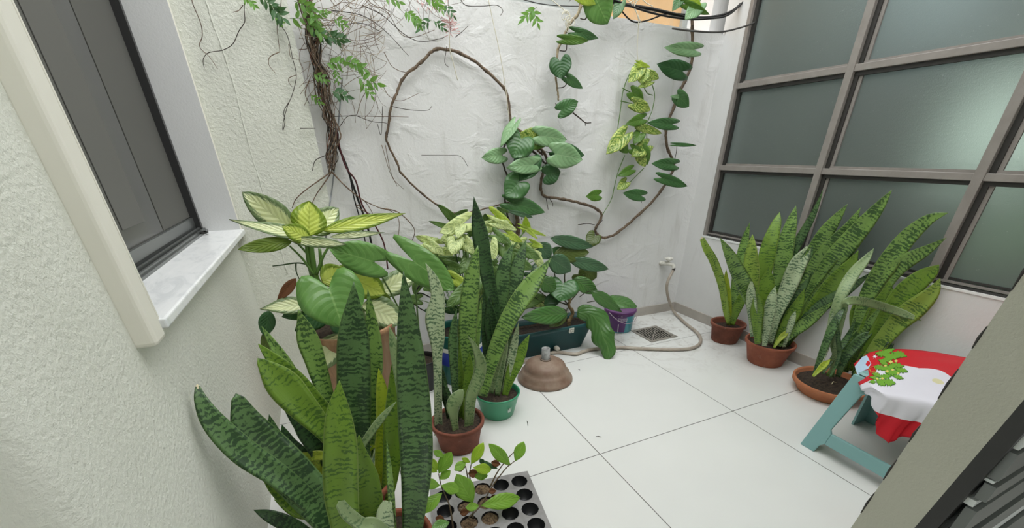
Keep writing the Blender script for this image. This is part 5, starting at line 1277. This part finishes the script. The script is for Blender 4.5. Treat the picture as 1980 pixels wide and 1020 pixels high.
for P in ([(641, 332), (615, 350), (590, 368), (572, 385), (565, 402)], [(641, 332), (628, 352), (612, 375), (604, 392)], [(641, 332), (660, 352), (690, 378), (708, 392), (722, 415)], [(642, 332), (668, 360), (700, 385), (730, 400), (760, 410), (772, 430), (768, 470)], [(735, 402), (770, 410), (800, 440), (798, 462), (785, 480)], [(700, 395), (690, 400), (730, 420)]):
    stem(V4, P, YW-.05, (.004, .002), M_DRY, k=5, n=5)
for P in ([(645, 260), (660, 240), (672, 225), (690, 222)], [(690, 222), (700, 190), (722, 150), (720, 110), (705, 80)], [(690, 224), (730, 225), (790, 226)], [(690, 224), (720, 235), (750, 240), (748, 270)], [(645, 225), (670, 224), (690, 224)],
          [(545, -20), (542, 20), (536, 50), (538, 75), (541, 100)], [(541, 100), (522, 110), (520, 125), (533, 142)], [(540, 45), (556, 70), (565, 110), (573, 145), (566, 180), (556, 205), (548, 235), (547, 252), (551, 235), (549, 215), (560, 195)], [(573, 145), (560, 150), (558, 158), (565, 168)], [(558, 85), (562, 110), (575, 115)],
          [(372, -10), (372, 5), (388, 45), (391, 70), (386, 90), (405, 110), (421, 133)], [(473, -15), (472, 20), (473, 42), (462, 60), (450, 85), (430, 97), (403, 102), (393, 115), (395, 132)], [(470, 10), (462, 20), (450, 24)],
          [(1110, -10), (1100, 4)], [(742, 100), (760, 130), (790, 140), (812, 128)], [(740, 165), (752, 185), (775, 195), (810, 180)], [(755, 205), (790, 212), (826, 213), (835, 205)], [(740, 205), (737, 260), (730, 240)], [(745, 280), (755, 330), (768, 360)],
          [(738, 280), (757, 340), (780, 365)], [(815, 300), (860, 300), (890, 302), (905, 322)], [(706, -8), (720, 8), (750, 25), (775, 65), (800, 72), (840, 58)], [(700, 10), (740, 30), (780, 65), (812, 80), (850, 75), (866, 68)], [(640, 20), (700, 30), (745, 60), (790, 108)],
          [(610, 50), (660, 48), (700, 45), (738, 62)], [(888, -6), (900, 10), (930, 12), (960, 10), (972, 20), (968, 30)], [(880, 72), (895, 60), (905, 50)], [(864, 90), (860, 120), (868, 130)], [(630, 300), (610, 310), (604, 330)], [(580, 248), (610, 248)], [(600, 150), (590, 180), (598, 200)], [(600, 185), (620, 190), (640, 200)]):
    stem(V4, P, (YP-.03 if P[0][0] < 560 else YW-.03), (.0024, .0016), rnd.choice([M_DRYD, M_DRY]), k=5, n=4)
# fine tendrils: too many crossing threads to count
bm = bmesh.new(); bml = bmesh.new()
for i in range(125):
    x, y_ = rnd.uniform(585, 720), rnd.uniform(-25, 190); a = rnd.uniform(0, 6.28); P = [(x, y_)]; cv = rnd.uniform(-.5, .5)
    for k in range(rnd.randint(4, 8)):
        a += cv*.6+rnd.uniform(-.35, .35); ln = rnd.uniform(14, 30)*(1 if i % 3 else .6); x += ln*math.cos(a); y_ += ln*math.sin(a); 
        if not (575 < x < 750 and y_ < 250): break
        P.append((x, y_))
    if len(P) < 3: continue
    pts = pxpath(P, YW-.02-rnd.uniform(0, .10), 4); add_tube(bm if i % 4 else bml, pts, rnd.uniform(.0009, .0017), 4)
for i in range(30):
    x, y_ = rnd.uniform(700, 850), rnd.uniform(-25, 20); a = rnd.uniform(.2, 2.2); P = [(x, y_)]; cv = rnd.uniform(-.4, .4)
    for k in range(rnd.randint(3, 5)):
        a += cv*.6+rnd.uniform(-.35, .35); ln = rnd.uniform(10, 22); x += ln*math.cos(a); y_ += ln*math.sin(a); P.append((x, y_))
    add_tube(bm, pxpath(P, YW-.02-rnd.uniform(0, .08), 4), .0011, 4)
o = obj('tendril_thicket', bm, M_DRY, V4); o['kind'] = 'stuff'
o = obj('pale_tendril_thicket', bml, M_DRYL, V4); o['kind'] = 'stuff'
def sprig(cx_, cy_, a, ln, m, parent=V4, Y=YW-.10, n=7, lw=.30):
    bm = bmesh.new(); bm.loops.layers.uv.verify()
    P = [onY(cx_+ln*t*math.cos(a), cy_+ln*t*math.sin(a)+4*t*t, Y-.02*t) for t in (0, .33, .66, 1)]
    for k in range(n):
        t = .15+.85*k/(n-1); i = min(int(t*3), 2); b = P[i].lerp(P[i+1], t*3-i); side = (-1 if k % 2 else 1)*(.0 if k == n-1 else 1)
        an = a+side*rnd.uniform(.7, 1.1); l2 = ln*rnd.uniform(.42, .62)
        px_, py_ = cx_+ln*t*math.cos(a), cy_+ln*t*math.sin(a)+4*t*t
        blade(bm, b, onY(px_+l2*math.cos(an), py_+l2*math.sin(an)+rnd.uniform(0, 4), Y-.02*t+rnd.uniform(-.02, .02)), l2*lw*1.25*depth(b)/FPX, 'lance', fold=.3, roll=rnd.uniform(-.5, .5), droop=.2)
    add_tube(bm, P, .0013, 4, mat=1)
    me = bpy.data.meshes.new('leaf_sprig'); bm.transform(Matrix.Translation(-parent.location)); bm.to_mesh(me); bm.free(); me.materials.append(LF[m]); me.materials.append(M_STEMG)
    o = bpy.data.objects.new('leaf_sprig', me); C.objects.link(o); o.parent = parent
for s in [(500, -6, .5, 34, 'jasd'), (520, 8, .7, 36, 'jasd'), (530, 22, 1.0, 22, 'jas'), (568, 2, .3, 36, 'jas'), (560, 36, -.1, 40, 'jas'), (600, 8, 1.2, 34, 'jas'), (612, 30, -.4, 22, 'jas'), (590, 44, .5, 38, 'jas'), (600, 58, .3, 34, 'jasd'), (622, 66, .2, 34, 'jasd'), (645, 36, .4, 24, 'jas'),
          (628, 122, -.1, 34, 'jas'), (660, 114, .3, 30, 'jas'), (675, 118, .4, 30, 'jas'), (650, 132, 1.4, 20, 'jas'), (640, 176, .2, 30, 'jasd'), (605, 142, .3, 26, 'jas'), (690, 150, .2, 40, 'jas'), (700, 158, .9, 28, 'jas'), (640, 70, .1, 26, 'jasd'),
          (742, -6, .2, 30, 'jas'), (782, 20, .6, 28, 'jas'), (800, 26, 1.0, 22, 'jas'), (835, 38, 2.6, 26, 'jasd'), (838, 40, .5, 22, 'jasd'), (846, -6, 1.2, 24, 'jas'), (860, 8, .8, 24, 'jasd'), (1038, 14, 2.5, 30, 'jas'), (1030, 16, 1.2, 26, 'jas'), (820, -8, .4, 26, 'jas'), (600, 182, .5, 22, 'jas'), (470, -10, .6, 26, 'jas')]:
    sprig(*s, n=rnd.choice([6, 7, 8]))
# pink buds
Fl = thing('pink_flower_cluster', 'spray of thin pink jasmine buds hanging above the woody loop', 'flower', tuple(onY(870, 40, YW-.08)))
stem(Fl, [(866, -10), (868, 20), (870, 45), (872, 70)], YW-.08, .0018, M_DRY)
M_PNK = plain('pink_bud', 'd3a3a0', 0.6)
bm = bmesh.new()
for i in range(44):
    x, y_ = 871+rnd.uniform(-5, 5), rnd.uniform(36, 66); a = rnd.uniform(-1.3, 1.3)+(PI if rnd.random() < .4 else 0)
    add_tube(bm, [onY(x, y_, YW-.08), onY(x+8*math.cos(a), y_+6*math.sin(a), YW-.1), onY(x+16*math.cos(a), y_+11*math.sin(a)-2, YW-.1)], [.0008, .0009, .0022], 4)
for i in range(26):
    x, y_ = rnd.uniform(805, 866), rnd.uniform(2, 28); a = -PI/2+rnd.uniform(-.5, .5); add_tube(bm, [onY(x, y_, YW-.1), onY(x+12*math.cos(a), y_+12*math.sin(a), YW-.1)], [.0009, .002], 4)
obj('bud_cluster', bm, M_PNK, Fl)

# ------------------------------------------------------------------ cables, twine, wires
def cable(name, label, P, Y, r, m, cat='cable', k=8, group=None, n=6):
    o = obj(name, tube(pxpath(P, Y, k), r, n), m, None); return tag(o, label, cat, group)
M_BLK = plain('black_cable_sheath', '1b1a1b', 0.4); M_RED = plain('dark_red_cable_sheath', '4b1c22', 0.4); M_GRC = plain('grey_cable_sheath', '8b8e92', 0.5)
cable('cable', 'thick black cable hanging from the dried tangle down behind the dumb cane', [(645, 255), (655, 285), (668, 315), (680, 350), (692, 385), (708, 430), (718, 470), (725, 520)], YW-.04, .0065, M_BLK)
cable('cable', 'dark red cable twisted beside the black one below the dried tangle', [(636, 205), (648, 240), (658, 290), (670, 325), (688, 350), (700, 395), (722, 430), (742, 470), (750, 520)], YW-.05, .005, M_RED)
cable('cable', 'thin black cable behind the thick one left of the loop', [(650, 265), (662, 300), (676, 340), (684, 380), (695, 420), (705, 460), (712, 520)], YW-.02, .004, M_BLK)
cable('cable', 'thin grey cable running straight down the wall behind the dry roots', [(662, 150), (656, 220), (650, 290), (644, 350), (637, 400), (630, 460)], YW-.005, .004, M_GRC)
for i, P in enumerate(([(800, 590), (806, 560), (820, 548), (850, 552), (880, 562)], [(795, 575), (812, 566), (840, 578), (880, 590)], [(798, 585), (820, 600), (850, 604), (890, 600)])):
    cable('cable', 'loop of thin black cable lying loose behind the wavy silvery leaf', P, 2.62, .0045, M_BLK, group='loose cable loops behind the pots')
YC = YW-.06
cable('overhead_cable', 'thick black overhead cable crossing the orange wall and curving up past the window corner', [(1130, -14), (1190, 5), (1262, 18), (1330, 33), (1380, 33), (1418, 20), (1450, -12)], YC, .010, M_BLK)
cable('overhead_cable', 'second black overhead cable sagging just under the thickest one', [(1160, -10), (1250, 22), (1320, 36), (1370, 36), (1410, 28), (1446, -6)], YC-.02, .006, M_BLK)
cable('overhead_cable', 'thin dark cable dipping to the wall top below the orange wall', [(1185, -5), (1205, 25), (1225, 42), (1250, 40), (1290, 27), (1330, 28)], YC, .0045, M_BLK)
cable('overhead_cable', 'cable lying along the wall top at the right and rising across the window', [(1300, 55), (1340, 60), (1390, 62), (1430, 54), (1462, 42), (1485, 25), (1502, 8), (1498, -12)], 2.75, .0055, plain('faded_cable', '4a4845', 0.6))
cable('overhead_wire', 'thin grey wire running along the top of the back wall', [(985, -8), (1050, 8), (1120, 12), (1190, 8)], YW, .0025, M_BLK, 'wire')
cable('twine', 'long white string slanting from the wall top to the climber', [(943, -8), (953, 40), (966, 100), (976, 160), (985, 232)], YW-.02, .0026, M_TWINE, 'twine', n=5)
cable('twine', 'short white string with a frayed end hanging from the pink buds', [(869, 66), (870, 95), (876, 120), (885, 155)], YW-.05, .003, M_TWINE, 'twine', n=5)
cable('twine', 'white string holding up the variegated pothos', [(1236, 20), (1234, 60), (1232, 100), (1235, 126)], YW-.03, .0028, M_TWINE, 'twine', n=5)
cable('twine', 'white string tied up left from the hanging vine cutting', [(1060, -6), (1082, 12), (1100, 26)], YW-.05, .0025, M_TWINE, 'twine', n=5)
bm = bmesh.new()
for i in range(7):
    r_ = rnd.uniform(6, 13); x, y_ = 1098+rnd.uniform(-5, 6), 36+rnd.uniform(-8, 14)
    add_tube(bm, pxpath([(x+r_*math.cos(a)*.7, y_+r_*math.sin(a)*.8) for a in [q*PI/4+i for q in range(8)]], YW-.07-rnd.uniform(0, .03), 4), .0022, 5)
for P in ([(1098, 45), (1095, 58), (1099, 64)], [(1102, 48), (1098, 60)]): add_tube(bm, pxpath(P, YW-.09, 4), .0022, 5)
tag(obj('twine_knot', bm, M_TWINE, None), 'messy knot of white twine round the hanging vine cutting', 'twine')
bm = bmesh.new()
for P in ([(1222, -5), (1228, 15), (1236, 42)], [(1210, -4), (1224, 12), (1240, 44)], [(1228, 4), (1240, -2), (1250, 6), (1262, 12)], [(1216, 6), (1232, -2), (1226, 14)], [(1236, 38), (1234, 48), (1238, 44)]):
    add_tube(bm, pxpath(P, YW-.08, 5), .0028, 5)
tag(obj('twine_knot', bm, M_TWINE, None), 'bundle of white twine tied over the cable above the pothos', 'twine')
bm = bmesh.new()
for P in ([(1475, 12), (1495, 10), (1512, 2)], [(1485, 25), (1504, 22), (1506, 2)], [(1492, 26), (1500, 30), (1505, 15)]): add_tube(bm, pxpath(P, 2.74, 5), .0018, 4)
tag(obj('tendril', bm, M_DRYL, None), 'pale dry tendril clinging to the cable in front of the window', 'tendril')
# slim old twigs stuck to the wall, seam cracks
bm = bmesh.new()
cr = [(1402, 62), (1396, 130), (1386, 195), (1374, 280), (1360, 370), (1343, 460), (1328, 520), (1314, 560), (1308, 575)]
add_tube(bm, [onY(a, b, YB+.0006) for a, b in spline(cr, 8)], .0022, 4)
for i in range(14):
    x, y_ = lerp_path(cr, .1+.055*i); add_tube(bm, [onY(x, y_, YB+.0004), onY(x+5+rnd.random()*5, y_+1, YB+.0004)], .0012, 4)
o = obj('wall_crack', bm, plain('crack_shadow', '6a655e', 0.9), None); o['kind'] = 'structure'
bm = bmesh.new()
cr = [(395, -10), (412, 45), (430, 95), (452, 165), (470, 235), (490, 310), (515, 390), (540, 470), (556, 530)]
add_tube(bm, [onY(a+rnd.uniform(-1, 1), b, YP+.001) for a, b in spline(cr, 8)], [.0035+rnd.uniform(-.001, .002) for _ in range(8*8+1)], 5)
o = obj('wall_seam', bm, M_LEFT, None); o['kind'] = 'structure'
cr = [(905, 262, YB), (930, 268, YB), (960, 272, YB), (990, 276, YB)]
# small litter on the tiles
for i, (a, b, l_, r_, lb) in enumerate([(1019, 813, 10, 1.4, 'thin dry twig beside the green plastic pot'), (1152, 843, 11, .1, 'thin dry twig on the tile between joints'), (1118, 713, 4, .5, 'tiny dark leaf scrap near the parasol base')]):
    p = onZ(a, b, .002); q = onZ(a+l_*math.cos(r_), b+l_*math.sin(r_), .002); o = obj('twig', tube([p, (p+q)/2+Vector((.002, .002, .0008)), q], [.0012, .002, .0008], 5), M_DRYD, None); tag(o, lb, 'twig')
